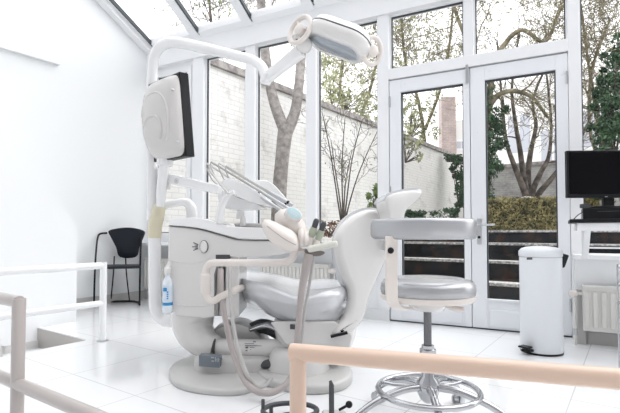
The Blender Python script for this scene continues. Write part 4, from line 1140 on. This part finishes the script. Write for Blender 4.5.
q = MB(); q.lathe([(.045, -.02), (.048, 0), (.048, .04), (.03, .05)], V((P(166, 163, 2.77).x, PY - .09, P(166, 163, 2.77).z)), UP, 24); q.build('mount_collar', BPLAS, M_)

# instrument tray unit
I = root('instrument_unit', P(166, 184, PY), 'white dental delivery tray on a horizontal arm with slim instruments on top', 'instrument tray')
ia, ib = P(166, 177.5, PY - .02), P(220, 190, 2.62)
idr = (ib - ia).normalized(); iv = (UP - idr * UP.dot(idr)).normalized(); iw = idr.cross(iv)
ad, av, aw = idr, iv, iw
q = MB(); q.loft([rrect(ia + idr * (ib - ia).length * t, .022, s_) for t, s_ in ((0, .028), (.05, .031), (.95, .026), (1, .022))]); arm2 = q.build('arm', BPLAS, I, angle=60)
q = MB(); cc = ONP(176.5, 181, (ia + ib) / 2 - iw * .024 if iw.y > 0 else (ia + ib) / 2 + iw * .024, iw)
q.tube([cc + (idr * math.cos(a) + iv * math.sin(a)) * .014 for a in [2 * PI * i / 20 for i in range(20)]], .0014, 6, closed=True)
q.tube([cc - iv * .007 - idr * .005, cc + iv * .007], .0014, 6); q.tube([cc + iv * .007, cc - iv * .007 + idr * .005], .0014, 6); q.build('arm_emblem', STEEL, I)
q = MB(); q.lathe([(.036, -.05), (.04, -.04), (.04, .035), (.03, .045)], P(164, 181, PY + .0), UP, 20); q.build('pole_bracket', WPLAS, I)
# control body under the instruments
def prismY(pts, Y, th, name, m_, parent, bev=.01, sm_=4, prof=None):
    q = MB(); ps = [P(x, y, Y) for x, y in pts]
    if sm_: ps = smooth_pts(ps, sm_, True)
    slab(q, ps, V((0, 1, 0)), prof or [(0, .90), (.012, .97), (.03, 1), (th - .03, 1), (th - .012, .97), (th, .90)])
    return q.build(name, m_, parent, angle=60)
prismY([(222, 180), (228, 177.5), (236, 180), (250, 188), (264, 196), (272, 202), (273, 205.5), (266, 206), (250, 202), (236, 196), (226, 190), (221, 185)], 2.66, .26, 'tray_body', BPLAS, I)
prismY([(252, 180.5), (262, 179.5), (271, 182), (281, 192), (290, 203), (290, 207), (282, 208), (270, 199), (258, 190), (251, 185)], 2.74, .20, 'rear_cover', BPLAS, I)
prismY([(217, 196), (222, 191), (240, 198), (262, 206), (263, 209), (236, 210), (222, 207)], 2.72, .12, 'under_tray', BPLAS, I)
q = MB(); sm_tube(q, [P(240, 205, 2.76), P(240, 212, 2.76), P(240, 219, 2.76)], [.026, .020, .026], 4, 16); q.build('tray_stem', BPLAS, I)
q = MB(); q.tube([P(211, 165, 2.62), P(209, 170, 2.62), P(214, 176, 2.6), P(222, 186, 2.56), P(228, 194, 2.54)], .007, 10); q.build('hose_guide', GPLAS, I)
tipg = 'slim instruments clipped across the delivery tray'
# slim instruments: individually built, resting on the unit
ins = [((207, 163.5), (233, 180), (287, 214), 2.68), ((211, 162), (238, 178), (289, 209), 2.65), ((219, 163), (244, 178), (291, 206), 2.62), ((226, 166), (250, 181), (293, 205), 2.60)]
names = ['slim grey dental handpiece on the delivery tray, lowest and leftmost of four', 'slim grey dental handpiece on the delivery tray, second from the left', 'slim grey dental handpiece on the delivery tray, third from the left', 'slim grey dental handpiece on the delivery tray, rightmost of the four']
for k, (a_, b_, c_, y_) in enumerate(ins):
    p0_, p1_, p2_ = P(*a_, y_ + .08), P(*b_, y_ + .04), P(*c_, y_ - .06)
    h_ = root('dental_handpiece', p0_, names[k], 'dental handpiece', tipg)
    q = MB(); sm_tube(q, [p0_, p1_, p1_ + (p2_ - p1_) * .55], [.006, .0065, .0065], 5, 10); q.build('whip_arm', HOSE if k % 2 else WPLAS, h_)
    q = MB(); d_ = (p2_ - p1_).normalized(); s0 = p1_ + (p2_ - p1_) * .5
    sm_tube(q, [s0, s0 + (p2_ - s0) * .4, s0 + (p2_ - s0) * .9, p2_], [.0075, .010, .009, .006], 4, 12); q.build('grip', STEEL, h_)
    q = MB(); q.lathe([(.009, -.012), (.0105, 0), (.007, .012)], p2_ - d_ * .03, d_, 12); q.build('tip', BLACK if k > 1 else CHROME, h_)
    q = MB(); sm_tube(q, [p0_, p0_ + V((.0, .0, -.03)), p0_ + V((.03, .03, -.10)), p0_ + V((.08, .05, -.14))], .004, 6, 8); q.build('cord', HOSE, h_)

# assistant holder: rounded pinkish white console with oval display
AH = root('holder_console', P(285, 250, 2.25), 'cream rounded handpiece console with pale blue oval display', 'dental console')
def ell(c, a1_, a2_, a3_, n=20):
    rings = []
    for i in range(1, n // 2):
        t = -PI / 2 + PI * i / (n // 2)
        rings.append([c + a3_ * math.sin(t) + (a1_ * math.cos(2 * PI * k / n) + a2_ * math.sin(2 * PI * k / n)) * math.cos(t) for k in range(n)])
    return rings
# lobed shell built from lofted sections running left to right
def section(cx, cyt, cyb, Y, dep, n=24):
    t_, b_ = P(cx, cyt, Y), P(cx, cyb, Y); c_ = (t_ + b_) / 2; hz = (t_.z - b_.z) / 2
    return [c_ + V((0, -dep * math.cos(2 * PI * i / n), hz * math.sin(2 * PI * i / n))) for i in range(n)]
q = MB(); q.loft([section(262.3, 223, 227, 2.24, .01), section(264, 219.5, 232, 2.23, .05), (section(269, 219.5, 240, 2.22, .075)), section(276, 222, 247, 2.21, .085), section(284, 226, 250.5, 2.2, .085), section(292, 230, 251.5, 2.2, .075), section(297, 235, 250.5, 2.2, .05), section(299.5, 241, 247, 2.2, .015)]); q.build('shell', CREAM, AH, angle=80)
q = MB(); sm_tube(q, [P(267, 226, 2.135), P(276, 233, 2.118), P(286, 240, 2.113), P(296, 245, 2.14)], .0022, 6, 6); q.build('shell_groove', HOSE2, AH)
q = MB(); q.loft([section(275, 214, 224, 2.36, .03), section(280, 209.5, 229, 2.34, .07), section(288, 208, 236, 2.32, .085), section(296, 212, 242, 2.31, .085), section(303, 220, 247, 2.3, .07), section(308.5, 230, 245, 2.29, .03)]); q.build('rear_shell', CREAM, AH, angle=80)
for k, (x, y0_, y1_) in enumerate(((302, 228, 248), (306, 231, 247))):
    q = MB(); q.loft([section(x - 4, y0_ + 3, y1_ - 3, 2.22, .03), section(x - 1.5, y0_, y1_, 2.22, .055), section(x + 1.5, y0_ + 1, y1_ - 1, 2.22, .052), section(x + 3.5, y0_ + 5, y1_ - 5, 2.22, .02)]); q.build('holder_lobe', CREAM, AH, angle=80)
dc = P(294, 213.5, 2.22); dn_ = V((.25, -.9, .35)).normalized(); du = V((.75, .3, -.6)); du = (du - dn_ * du.dot(dn_)).normalized(); dv = dn_.cross(du)
def oval(rx, ry, off, n=28): return [dc + dn_ * off + du * rx * math.cos(2 * PI * i / n) + dv * ry * math.sin(2 * PI * i / n) for i in range(n)]
q = MB(); q.loft([oval(.042, .03, -.06), oval(.044, .032, -.01), oval(.042, .030, .002), oval(.038, .026, .004)]); q.build('display_bezel', WPLAS, AH, angle=60)
q = MB(); q.loft([oval(.037, .025, .0), oval(.037, .025, .005), oval(.03, .02, .006)]); dsp = q.build('display', PALEB, AH)
q = MB()
for i, (a, b) in enumerate(((-.018, .006), (-.006, .006), (.006, .006), (.018, .004), (-.012, -.006), (.002, -.007), (.014, -.006))):
    q.box(dc + dn_ * .0065 + du * a + dv * b, du * .0035, dv * .0022, dn_ * .0008)
q.build('display_keys', WPLAS, dsp, smooth=False, fixn=True)

# suction bracket with tips
SB = root('suction_bracket', P(315, 252, 2.25), 'dark bracket holding suction tips at the end of the console arm', 'bracket')
q = MB(); pl2 = [P(x, y, 2.24) for x, y in [(305, 249), (312, 251), (322, 251), (325, 253), (320, 256), (310, 256), (305, 253)]]
slab(q, smooth_pts(pl2, 3, True), V((0, 1, 0)), [(0, .95), (.006, 1), (.07, 1), (.076, .95)]); q.build('plate', mat('brown_grey_plastic', (.16, .14, .13), .35), SB, angle=60)
q = MB(); sm_tube(q, [P(297, 248, 2.28), P(302, 251, 2.28), P(308, 252, 2.27)], .012, 4, 10); q.build('bracket_arm', CREAM, SB)
for k, (tx, ty, bx2, by2, lab) in enumerate(((317, 219, 309, 243, 'pale green suction tip with black end, left of the pair'), (324.5, 222, 315.5, 246, 'pale green suction tip with black end, right of the pair'))):
    a_, b_ = P(tx, ty, 2.22), P(bx2, by2, 2.25); d_ = b_ - a_
    s_ = root('suction_tip', b_, lab, 'suction tip', 'suction tips in the dark bracket')
    q = MB(); sm_tube(q, [a_, a_ + d_ * .1, a_ + d_ * .36], [.009, .0145, .0135], 4, 14); q.build('dark_end', DARK, s_)
    q = MB(); sm_tube(q, [a_ + d_ * .34, a_ + d_ * .55, a_ + d_ * .75], [.0165, .019, .014], 4, 14); q.build('grip', GREENP, s_)
    q = MB(); sm_tube(q, [a_ + d_ * .72, a_ + d_ * .85, b_ - UP * .02], [.014, .018, .017], 4, 14); q.build('socket', CREAM, s_)
a_, b_ = P(308, 249.5, 2.16), P(337.5, 243.5, 2.12)
s_ = root('air_syringe', a_, 'pale air-water syringe lying horizontally across the dark bracket', 'syringe')
q = MB(); d_ = b_ - a_; sm_tube(q, [a_, a_ + d_ * .08, a_ + d_ * .5, a_ + d_ * .68], [.010, .0165, .0165, .0145], 5, 14); q.build('body', GREENP if 0 else mat('pale_plastic', (.66, .66, .60), .3), s_)
q = MB(); sm_tube(q, [a_ + d_ * .68, a_ + d_ * .72, a_ + d_ * .95, b_], [.012, .016, .015, .008], 4, 14); q.build('nozzle_cap', mat('pale_plastic', (.66, .66, .60), .3), s_)

# hoses
def hose(name, pts, r, m_, label):
    q = MB(); sm_tube(q, pts, r, 8, 14); return tag(q.build(name, m_, None), label, 'hose')
hose('suction_hose', [P(309, 254, 2.25), P(306, 268, 2.25), P(302, 290, 2.26), P(299, 318, 2.27), P(297, 345, 2.28), P(296, 362, 2.28), P(292, 376, 2.27), P(283, 387, 2.24), P(270, 393, 2.22), P(256, 391, 2.24), P(246, 382, 2.28), P(238, 366, 2.34), P(231, 345, 2.40), P(226, 322, 2.44), P(222, 300, 2.47), P(221, 285, 2.50), P(221, 270, 2.56)], [.023, .022, .018, .0165, .016, .016, .016, .016, .016, .016, .016, .016, .016, .016, .016, .016, .016], HOSE2, 'thick mauve-grey suction hose hanging from bracket and looping under the unit')
hose('suction_hose', [P(230, 268, 2.5), P(230, 290, 2.42), P(232, 315, 2.38), P(236, 340, 2.35), P(242, 362, 2.31), P(248, 376, 2.28), P(256, 386, 2.30), P(264, 386, 2.34), P(272, 378, 2.38)], .010, HOSE, 'thinner grey hose hanging inside the loop of the thick hose')
hose('handpiece_hose', [P(313, 256, 2.29), P(311, 275, 2.32), P(305, 310, 2.35), P(301, 340, 2.38), P(298, 360, 2.40), P(290, 378, 2.44), P(280, 383, 2.46), P(271, 380, 2.46)], .008, HOSE, 'thin grey hose running just behind the thick suction hose')

# water bottle at left of the cabinet
wb = P(167.5, 313, 2.60)
r = root('water_bottle', wb, 'small clear-white bottle with blue printing hanging left of the cabinet', 'bottle')
zt2 = P(0, 272, 2.6).z - wb.z
q = MB(); q.lathe([(.022, 0), (.028, .006), (.028, zt2 * .72), (.024, zt2 * .80), (.013, zt2 * .9), (.013, zt2)], wb, UP, 24); q.build('body', mat('milky_plastic', (.74, .80, .86), .2), r)
q = MB(); q.lathe([(.0285, .045), (.0285, .062)], wb, UP, 24); q.build('blue_band', BLUE, r)
q = MB(); q.lathe([(.0285, .068), (.0288, .07), (.0285, .155)], wb, UP, 24); q.build('label', mat('pale_blue_label', (.62, .72, .82), .4), r)
q = MB(); q.box(wb + V((-.006, -.0285, .135)), V((.010, 0, 0)), V((0, .002, 0)), UP * .010)
for k in range(4): q.box(wb + V((.008, -.0275, .085 + k * .012)), V((.004, 0, 0)), V((0, .002, 0)), UP * .0035)
q.build('blue_print', BLUE, r, smooth=False, fixn=True)
q = MB(); q.lathe([(.02, zt2 - .01), (.021, zt2), (.021, zt2 + .02), (.012, zt2 + .03)], wb, UP, 20); q.build('cap', WPLAS, r)
q = MB(); q.tube([wb + UP * (zt2 + .015), wb + V((.0, .03, zt2 + .05)), wb + V((.03, .05, zt2 + .05))], .015, 10); q.build('hanger', GPLAS, r)

# ---------------- dental chair
DC = root('dental_chair', V((.02, 2.8, 0)), 'grey upholstered dental chair with white shell back and headrest', 'dental chair')
# base plate
bp2 = [V((p.x, p.y, 0)) for p in [FL(*c) for c in [(255, 372), (262, 384), (290, 393), (320, 395), (342, 391), (352, 383), (350, 374), (338, 367), (310, 361), (285, 359), (265, 363)]]]
q = MB(); slab(q, smooth_pts(bp2, 5, True), UP, [(0, .98), (.006, 1), (.034, 1), (.046, .98), (.052, .93), (.056, .5)]); q.build('base_plate', GPLAS, DC, angle=60)
q = MB(); st = [V((P(x, 350, y).x, y, 0)) for x, y in [(268, 2.58), (300, 2.45), (322, 2.50), (330, 2.65), (322, 2.8), (280, 2.85)]]
slab(q, smooth_pts(st, 5, True), UP, [(.05, 1), (.10, .97), (.15, .90), (.17, .8)]); q.build('base_cover', WPLAS, DC, angle=60)
q = MB(); sm_tube(q, [P(256, 367, 2.62), P(268, 364, 2.60), P(280, 367, 2.56), P(296, 374, 2.50)], [.015, .026, .03, .02], 5, 16); q.build('gap_shade', DARK, DC)  # dark tube standing in for the shade between pod and chair base
# lifting column: housing seen under the seat
q = MB(); hs_ = smooth_pts([V((P(x, 330, y).x, y, 0)) for x, y in [(276, 2.66), (296, 2.58), (340, 2.58), (355, 2.68), (352, 2.88), (310, 2.98), (278, 2.88)]], 5, True)
slab(q, hs_, UP, [(P(0, 362, 2.6).z, .86), (P(0, 345, 2.6).z, .95), (P(0, 335, 2.6).z, 1), (P(0, 326, 2.6).z, 1), (P(0, 323, 2.6).z, .95)]); q.build('column_housing', WPLAS, DC, angle=60)
q = MB(); q.box(P(295, 327, 2.53), V((.028, -.012, 0)), V((0, .01, 0)), UP * .012); q.build('side_slot', DARK, DC, smooth=False, fixn=True, bevel=.002)
q = MB(); sm_tube(q, [P(243, 333, 2.9), P(262, 326, 2.82), P(280, 333, 2.78), P(288, 341, 2.74)], [.03, .045, .045, .03], 5, 16)
q.build('lift_bellows', DARK, DC)
q = MB(); sm_tube(q, [P(250, 330, 2.76), P(266, 325.5, 2.72), P(279, 331, 2.70)], [.012, .02, .012], 5, 14)
q.build('chrome_trim', CHROME, DC)
q = MB(); q.loft([[P(x, y, Y_) for x, y in [(270, 322), (284, 321), (334, 321), (349, 329), (353, 336), (350, 350), (300, 353), (284, 343)]] for Y_ in (2.555, 2.66)]); q.build('column_skirt', WPLAS, DC, bevel=.012, fixn=True)
# seat
def sp_ring(z, k, dx=0.0, dy=0.0, lift=0.0):
    base = [(-.44, 2.80), (-.34, 2.64), (-.18, 2.54), (0.0, 2.50), (.12, 2.52), (.19, 2.60), (.23, 2.74), (.22, 2.92), (.13, 3.08), (-.05, 3.16), (-.3, 3.28), (-.52, 3.34), (-.80, 3.40), (-.98, 3.36), (-1.02, 3.22), (-.94, 3.08), (-.74, 2.98), (-.56, 2.90)]
    c = V((-.14, 2.86, 0)); out = []
    for x, y in base:
        p = V((x, y, 0)); p = c + (p - c) * k
        out.append(V((p.x + dx, p.y + dy, z + lift * (p.x < -.25) * (-.25 - p.x) * .12)))
    return smooth_pts(out, 4, True)
zt3 = P(0, 283, 2.8).z
rings = [sp_ring(zt3 - .235, .55, .05), sp_ring(zt3 - .215, .74, .04), sp_ring(zt3 - .16, .88, .02), sp_ring(zt3 - .09, .985), sp_ring(zt3 - .045, 1.01), sp_ring(zt3 - .015, .985), sp_ring(zt3 + .0, .94), sp_ring(zt3 - .008, .84), sp_ring(zt3 - .022, .6), sp_ring(zt3 - .026, .2)]
q = MB()
for i, rg in enumerate(rings):
    for p in rg:
        # side bolsters: edge rises towards the leg end and the near side dips in the middle
        s1 = max(0, (-.1 - p.x)); p.z += .10 * s1 + (.26 * min(s1, .35) * (4 - i) / 4 if i < 4 else 0)
        p.z -= .05 * math.exp(-((p.x + .05) / .13) ** 2) * (1 if i > 3 else 0) * (.9 if p.y < 2.75 else .3)
q.loft(rings); q.build('seat', SILV, DC, angle=85)
# backrest shell and cushion
bo = [(336, 238), (340, 228), (347, 219.5), (357, 213), (368, 209.5), (378, 211), (386, 217), (389.5, 228), (389.5, 244), (385, 260), (376, 280), (368, 299), (363, 317), (353, 331), (341, 336), (334, 334), (336, 328), (344, 319), (348.5, 308), (350, 296), (349, 287), (344, 277), (341, 268), (337, 255)]
bn = V((.70, -.71, -.05)).normalized(); bn2 = V((.42, -.90, .12)).normalized()
B0 = P(362, 270, 2.66)
bp3 = smooth_pts([ONP(x, y, B0, bn2) for x, y in bo], 3, True)
def inset(pts, nrm, amt):
    n = len(pts); out = []; c = sum(pts, V((0, 0, 0))) / n
    for i in range(n):
        t = (pts[(i + 1) % n] - pts[i - 1]).normalized(); m2 = t.cross(nrm)
        if m2.length < 1e-6: out.append(pts[i]); continue
        m2.normalize()
        out.append(pts[i] + m2 * amt)
    return out
sgn = 1 if (inset(bp3, bn2, .01)[0] - sum(bp3, V((0, 0, 0))) / len(bp3)).length < (bp3[0] - sum(bp3, V((0, 0, 0))) / len(bp3)).length else -1
def rg_(off, amt): return [p + bn2 * off for p in inset(bp3, bn2, amt * sgn)]
q = MB(); q.loft([rg_(-.045, .004), rg_(-.03, 0), rg_(0, 0), rg_(.012, .004), rg_(.022, .012), rg_(.028, .022), rg_(.030, .032)]); q.build('backrest_shell', WPLAS, DC, angle=75)
cu = [(335.0, 242), (337.5, 230), (344, 219), (354, 211.5), (366, 207.5), (377, 208.5), (384, 213), (385, 225), (383, 245), (375, 270), (366, 290), (356, 296), (348, 290), (343, 284), (340, 274), (335.5, 258)]
cu3 = smooth_pts([ONP(x, y, B0 - bn2 * .045, bn2) for x, y in cu], 3, True)
q = MB(); slab(q, cu3, -bn2, [(-.0, 1), (.02, 1.0), (.045, .985), (.065, .93), (.075, .8), (.078, .4)]); q.build('backrest_cushion', SILV, DC, angle=75)
q = MB(); q.box(P(339, 334.5, 2.50), V((.045, -.01, .013)), V((0, .012, 0)), V((-.002, 0, .007))); q.build('pivot_slot', BLACK, DC, smooth=False, fixn=True, bevel=.002)
q = MB(); sm_tube(q, [P(332, 333, 2.72), P(342, 326, 2.74), P(352, 312, 2.76)], [.05, .05, .04], 4, 16); q.build('back_hinge', WPLAS, DC, angle=60)
# headrest
ho = [(383.5, 200), (388, 195), (398, 192), (410, 190.5), (419.5, 191), (421, 194), (418, 199), (411, 205.5), (405, 211), (402.5, 217), (401, 222), (388, 222), (386.5, 214), (384, 206)]
hnn = V((.25, -.95, .1)).normalized(); H0 = P(402, 200, 2.58)
h3 = smooth_pts([ONP(x, y, H0, hnn) for x, y in ho], 3, True)
q = MB(); slab(q, h3, hnn, [(-.14, .82), (-.12, .94), (-.09, 1), (0, 1), (.012, .985), (.022, .93), (.027, .8)]); q.build('headrest_shell', WPLAS, DC, angle=75)
hc2 = [(383, 199.5), (387, 193.8), (398, 190.2), (410, 188.6), (418.5, 188.8), (420.5, 191.5), (412, 192.2), (399, 194.4), (389.5, 197.8), (385, 202)]
h4 = smooth_pts([ONP(x, y, H0, hnn) for x, y in hc2], 3, True)
q = MB(); slab(q, h4, hnn, [(-.15, .9), (-.13, 1), (.005, 1), (.015, .97)]); q.build('headrest_cushion', SILV, DC, angle=75)
q = MB(); q.tube([P(395, 216, 2.68), P(391, 232, 2.68), P(384, 250, 2.67)], .018, 12); q.build('headrest_bar', STEEL, DC)

# ---------------- dental stool
SY = 2.26
SY = 1.97; sc_ = V((P(428, 380, SY).x, SY, 0))
S = root('dental_stool', sc_, 'silver dental stool with curved torso band, chrome foot ring and five castors', 'stool')
zst = P(0, 281, SY).z
R_ = .199
q = MB(); q.lathe([(R_ * .9, -.062), (R_ * .98, -.055), (R_ * 1.0, -.035), (R_ * .985, -.012), (R_ * .93, .004), (R_ * .75, .013), (R_ * .4, .018), (.002, .019)], V((sc_.x, sc_.y, zst)), UP, 56); q.build('seat', STOOLG, S, angle=80)
q = MB(); q.lathe([(R_ * .80, -.083), (R_ * .96, -.078), (R_ * 1.005, -.068), (R_ * 1.005, -.055), (R_ * .96, -.052)], V((sc_.x, sc_.y, zst)), UP, 56); q.build('seat_pan', CREAM, S, angle=60)
q = MB(); q.lathe([(.05, -.125), (.07, -.12), (.085, -.09), (.085, -.08)], V((sc_.x, sc_.y, zst)), UP, 32); q.build('tilt_hub', WPLAS, S, angle=60)
q = MB(); sm_tube(q, [P(444, 305, SY - .05), P(454, 308.5, SY - .08), P(464, 309.5, SY - .1)], [.006, .012, .010], 4, 12); q.build('height_lever', CREAM, S)
ztop = P(0, 305, SY).z
q = MB(); q.lathe([(.0165, .28), (.0165, ztop + .03)], sc_, UP, 24); q.build('gas_column', mat('grey_column', (.16, .165, .175), .25, metal=.8), S)
q = MB(); q.lathe([(.03, P(0, 356, SY).z), (.035, P(0, 355, SY).z), (.035, P(0, 349, SY).z), (.026, P(0, 348, SY).z), (.026, P(0, 345, SY).z)], sc_, UP, 24); q.build('height_collar', CHROME, S)
q = MB(); q.lathe([(.02, .10), (.035, .115), (.046, .14), (.05, .165), (.045, .19), (.028, .21), (.022, .30)], sc_, UP, 32); q.build('base_hub', CHROME, S)
# star legs and castors
cst = None
for k in range(5):
    a = math.radians(-94 + 72 * k); d_ = V((math.cos(a), math.sin(a), 0))
    q = MB(); sm_tube(q, [sc_ + d_ * .03 + UP * .165, sc_ + d_ * .12 + UP * .16, sc_ + d_ * .24 + UP * .12, sc_ + d_ * .33 + UP * .066], [.017, .017, .015, .013], 5, 14)
    lg = q.build('leg', CHROME, S)
    e_ = sc_ + d_ * .325; side = V((-d_.y, d_.x, 0))
    q = MB(); q.tube([e_ + UP * .04, e_ + UP * .066], .008, 10)
    q.lathe([(.024, -.012), (.025, 0), (.024, .012)], e_ + UP * .030 + d_ * .0, side, 20)
    cst = q.build('castor', CHROME, lg)
    for s_ in (-1, 1):
        q = MB(); q.lathe([(.018, -.007), (.025, -.004), (.025, .004), (.018, .007)], e_ + UP * .0252 + side * s_ * .020, side, 24); q.build('castor_wheel', STEEL, lg)
zf = P(0, 389.5, SY).z
RF = .210
zf = .15
q = MB(); q.tube([V((sc_.x + RF * math.cos(t), sc_.y + RF * math.sin(t), zf)) for t in [2 * PI * i / 64 for i in range(64)]], .0125, 12, closed=True); q.build('foot_ring', CHROME, S)
for k in range(3):
    a = math.radians(30 + 120 * k); d_ = V((math.cos(a), math.sin(a), 0)); q = MB(); q.tube([sc_ + d_ * .04 + UP * .16, sc_ + d_ * .15 + UP * (zf - .002), sc_ + d_ * RF + UP * zf], .008, 10); q.build('ring_spoke', CHROME, S)
# torso band, seen from behind: nearer than the seat
bz0, bz1 = P(0, 240, SY - .23).z, P(0, 217.5, SY - .23).z
bc = V((sc_.x - .028, sc_.y - .0, 0)); RBd = .198
q = MB(); rings = []
hb_ = (bz1 - bz0) / 2; zc = (bz0 + bz1) / 2; th = .032
NA = 40
for i in range(NA + 1):
    a = math.radians(-180 + 4 + (172) * i / NA) 
    d_ = V((math.cos(a), math.sin(a), 0)); e = min(1, min(i, NA - i) / 3.0); e = math.sin(e * PI / 2) if e < 1 else 1
    e = .35 + .65 * e
    ring = []
    for j in range(20):
        b = 2 * PI * j / 20; cx_ = abs(math.cos(b)) ** .5 * (1 if math.cos(b) > 0 else -1); sz_ = abs(math.sin(b)) ** .45 * (1 if math.sin(b) > 0 else -1)
        ring.append(bc + d_ * (RBd + cx_ * th * e) + UP * (zc + sz_ * hb_ * e))
    rings.append(ring)
q.loft(rings); q.build('torso_band', STOOLG, S, angle=80)
bxp = P(391.5, 250, SY - .165)
q = MB(); 
def strap(pts, w_, t_, name, m_, parent):
    q = MB(); n = len(pts)
    rings = []
    for i, p in enumerate(pts):
        tt_ = (pts[min(i + 1, n - 1)] - pts[max(i - 1, 0)]).normalized(); sx2 = V((1, .35, 0)).normalized(); nn_ = tt_.cross(sx2).normalized()
        rings.append([p + sx2 * w_ * a + nn_ * t_ * b for a, b in ((-1, -1), (1, -1), (1, 1), (-1, 1))])
    q.loft(rings); return q.build(name, m_, parent, bevel=.004, fixn=True)
strap(smooth_pts([P(391.5, 236, SY - .165), P(391.5, 262, SY - .165), P(391.5, 290, SY - .175), P(392.5, 301, SY - .165), P(398, 307.5, SY - .12), P(408, 309, SY - .06)], 5), .026, .006, 'band_bracket', CREAM, S)
q = MB(); q.lathe([(.012, 0), (.0125, .006), (.006, .012)], P(390.5, 250.5, SY - .172), (0, -1, 0), 18); q.build('bracket_knob', BLACK, S)

# ---------------- foot control on the floor
fc = FL(290, 411); fc.z = 0
fc = V((P(290, 408, 2.02).x, 2.02, 0))
r = root('foot_control', fc, 'dark grey ring-shaped foot control on the floor under the beige rail', 'foot control')
q = MB(); q.tube([fc + V((.118 * math.cos(t), .085 * math.sin(t), .045)) for t in [2 * PI * i / 40 for i in range(40)]], .011, 10, closed=True); q.build('guard_ring', DARK, r)
q = MB(); q.lathe([(.05, 0), (.055, .008), (.045, .022), (.02, .028), (.001, .03)], fc, UP, 32); q.build('base', DARK, r)
for k in range(3):
    a = 2.4 + k * 2.1; q = MB(); q.tube([fc + V((.118 * math.cos(a), .085 * math.sin(a), 0.0)), fc + V((.118 * math.cos(a), .085 * math.sin(a), .045))], .009, 8); q.build('ring_foot', DARK, r)
q = MB(); sm_tube(q, [P(263, 411, 2.02), P(263, 406, 2.02), P(263, 399.5, 2.02)], .008, 5, 8); q.build('cord', DARK, r)
fk = FL(337, 414); fk.z = 0; fk = V((P(338, 405, 1.95).x, 1.95, 0))
r = root('foot_lever', fk, 'dark upright pedal lever beside a black ball knob, right of beige post', 'foot pedal')
q = MB(); q.loft([section(329.0, 381, 430, 1.93, .012)] + [section(331.5, 380, 430, 1.93, .014), section(334, 385, 430, 1.93, .010)]); q.build('lever', DARK, r, angle=60)
q = MB(); slab(q, [fk + V((x, y, 0)) for x, y in ((-.07, -.05), (.03, -.05), (.045, .0), (.03, .05), (-.07, .05))], UP, [(0, 1), (.05, .95), (.06, .85)]); q.build('body', WPLAS, r, bevel=.006, fixn=True)
kb = P(349, 404.5, 1.93)
q = MB(); q.ball(kb, .015, 16); q.tube([kb, P(339, 410, 1.93)], .006, 8); q.build('knob', BLACK, r)
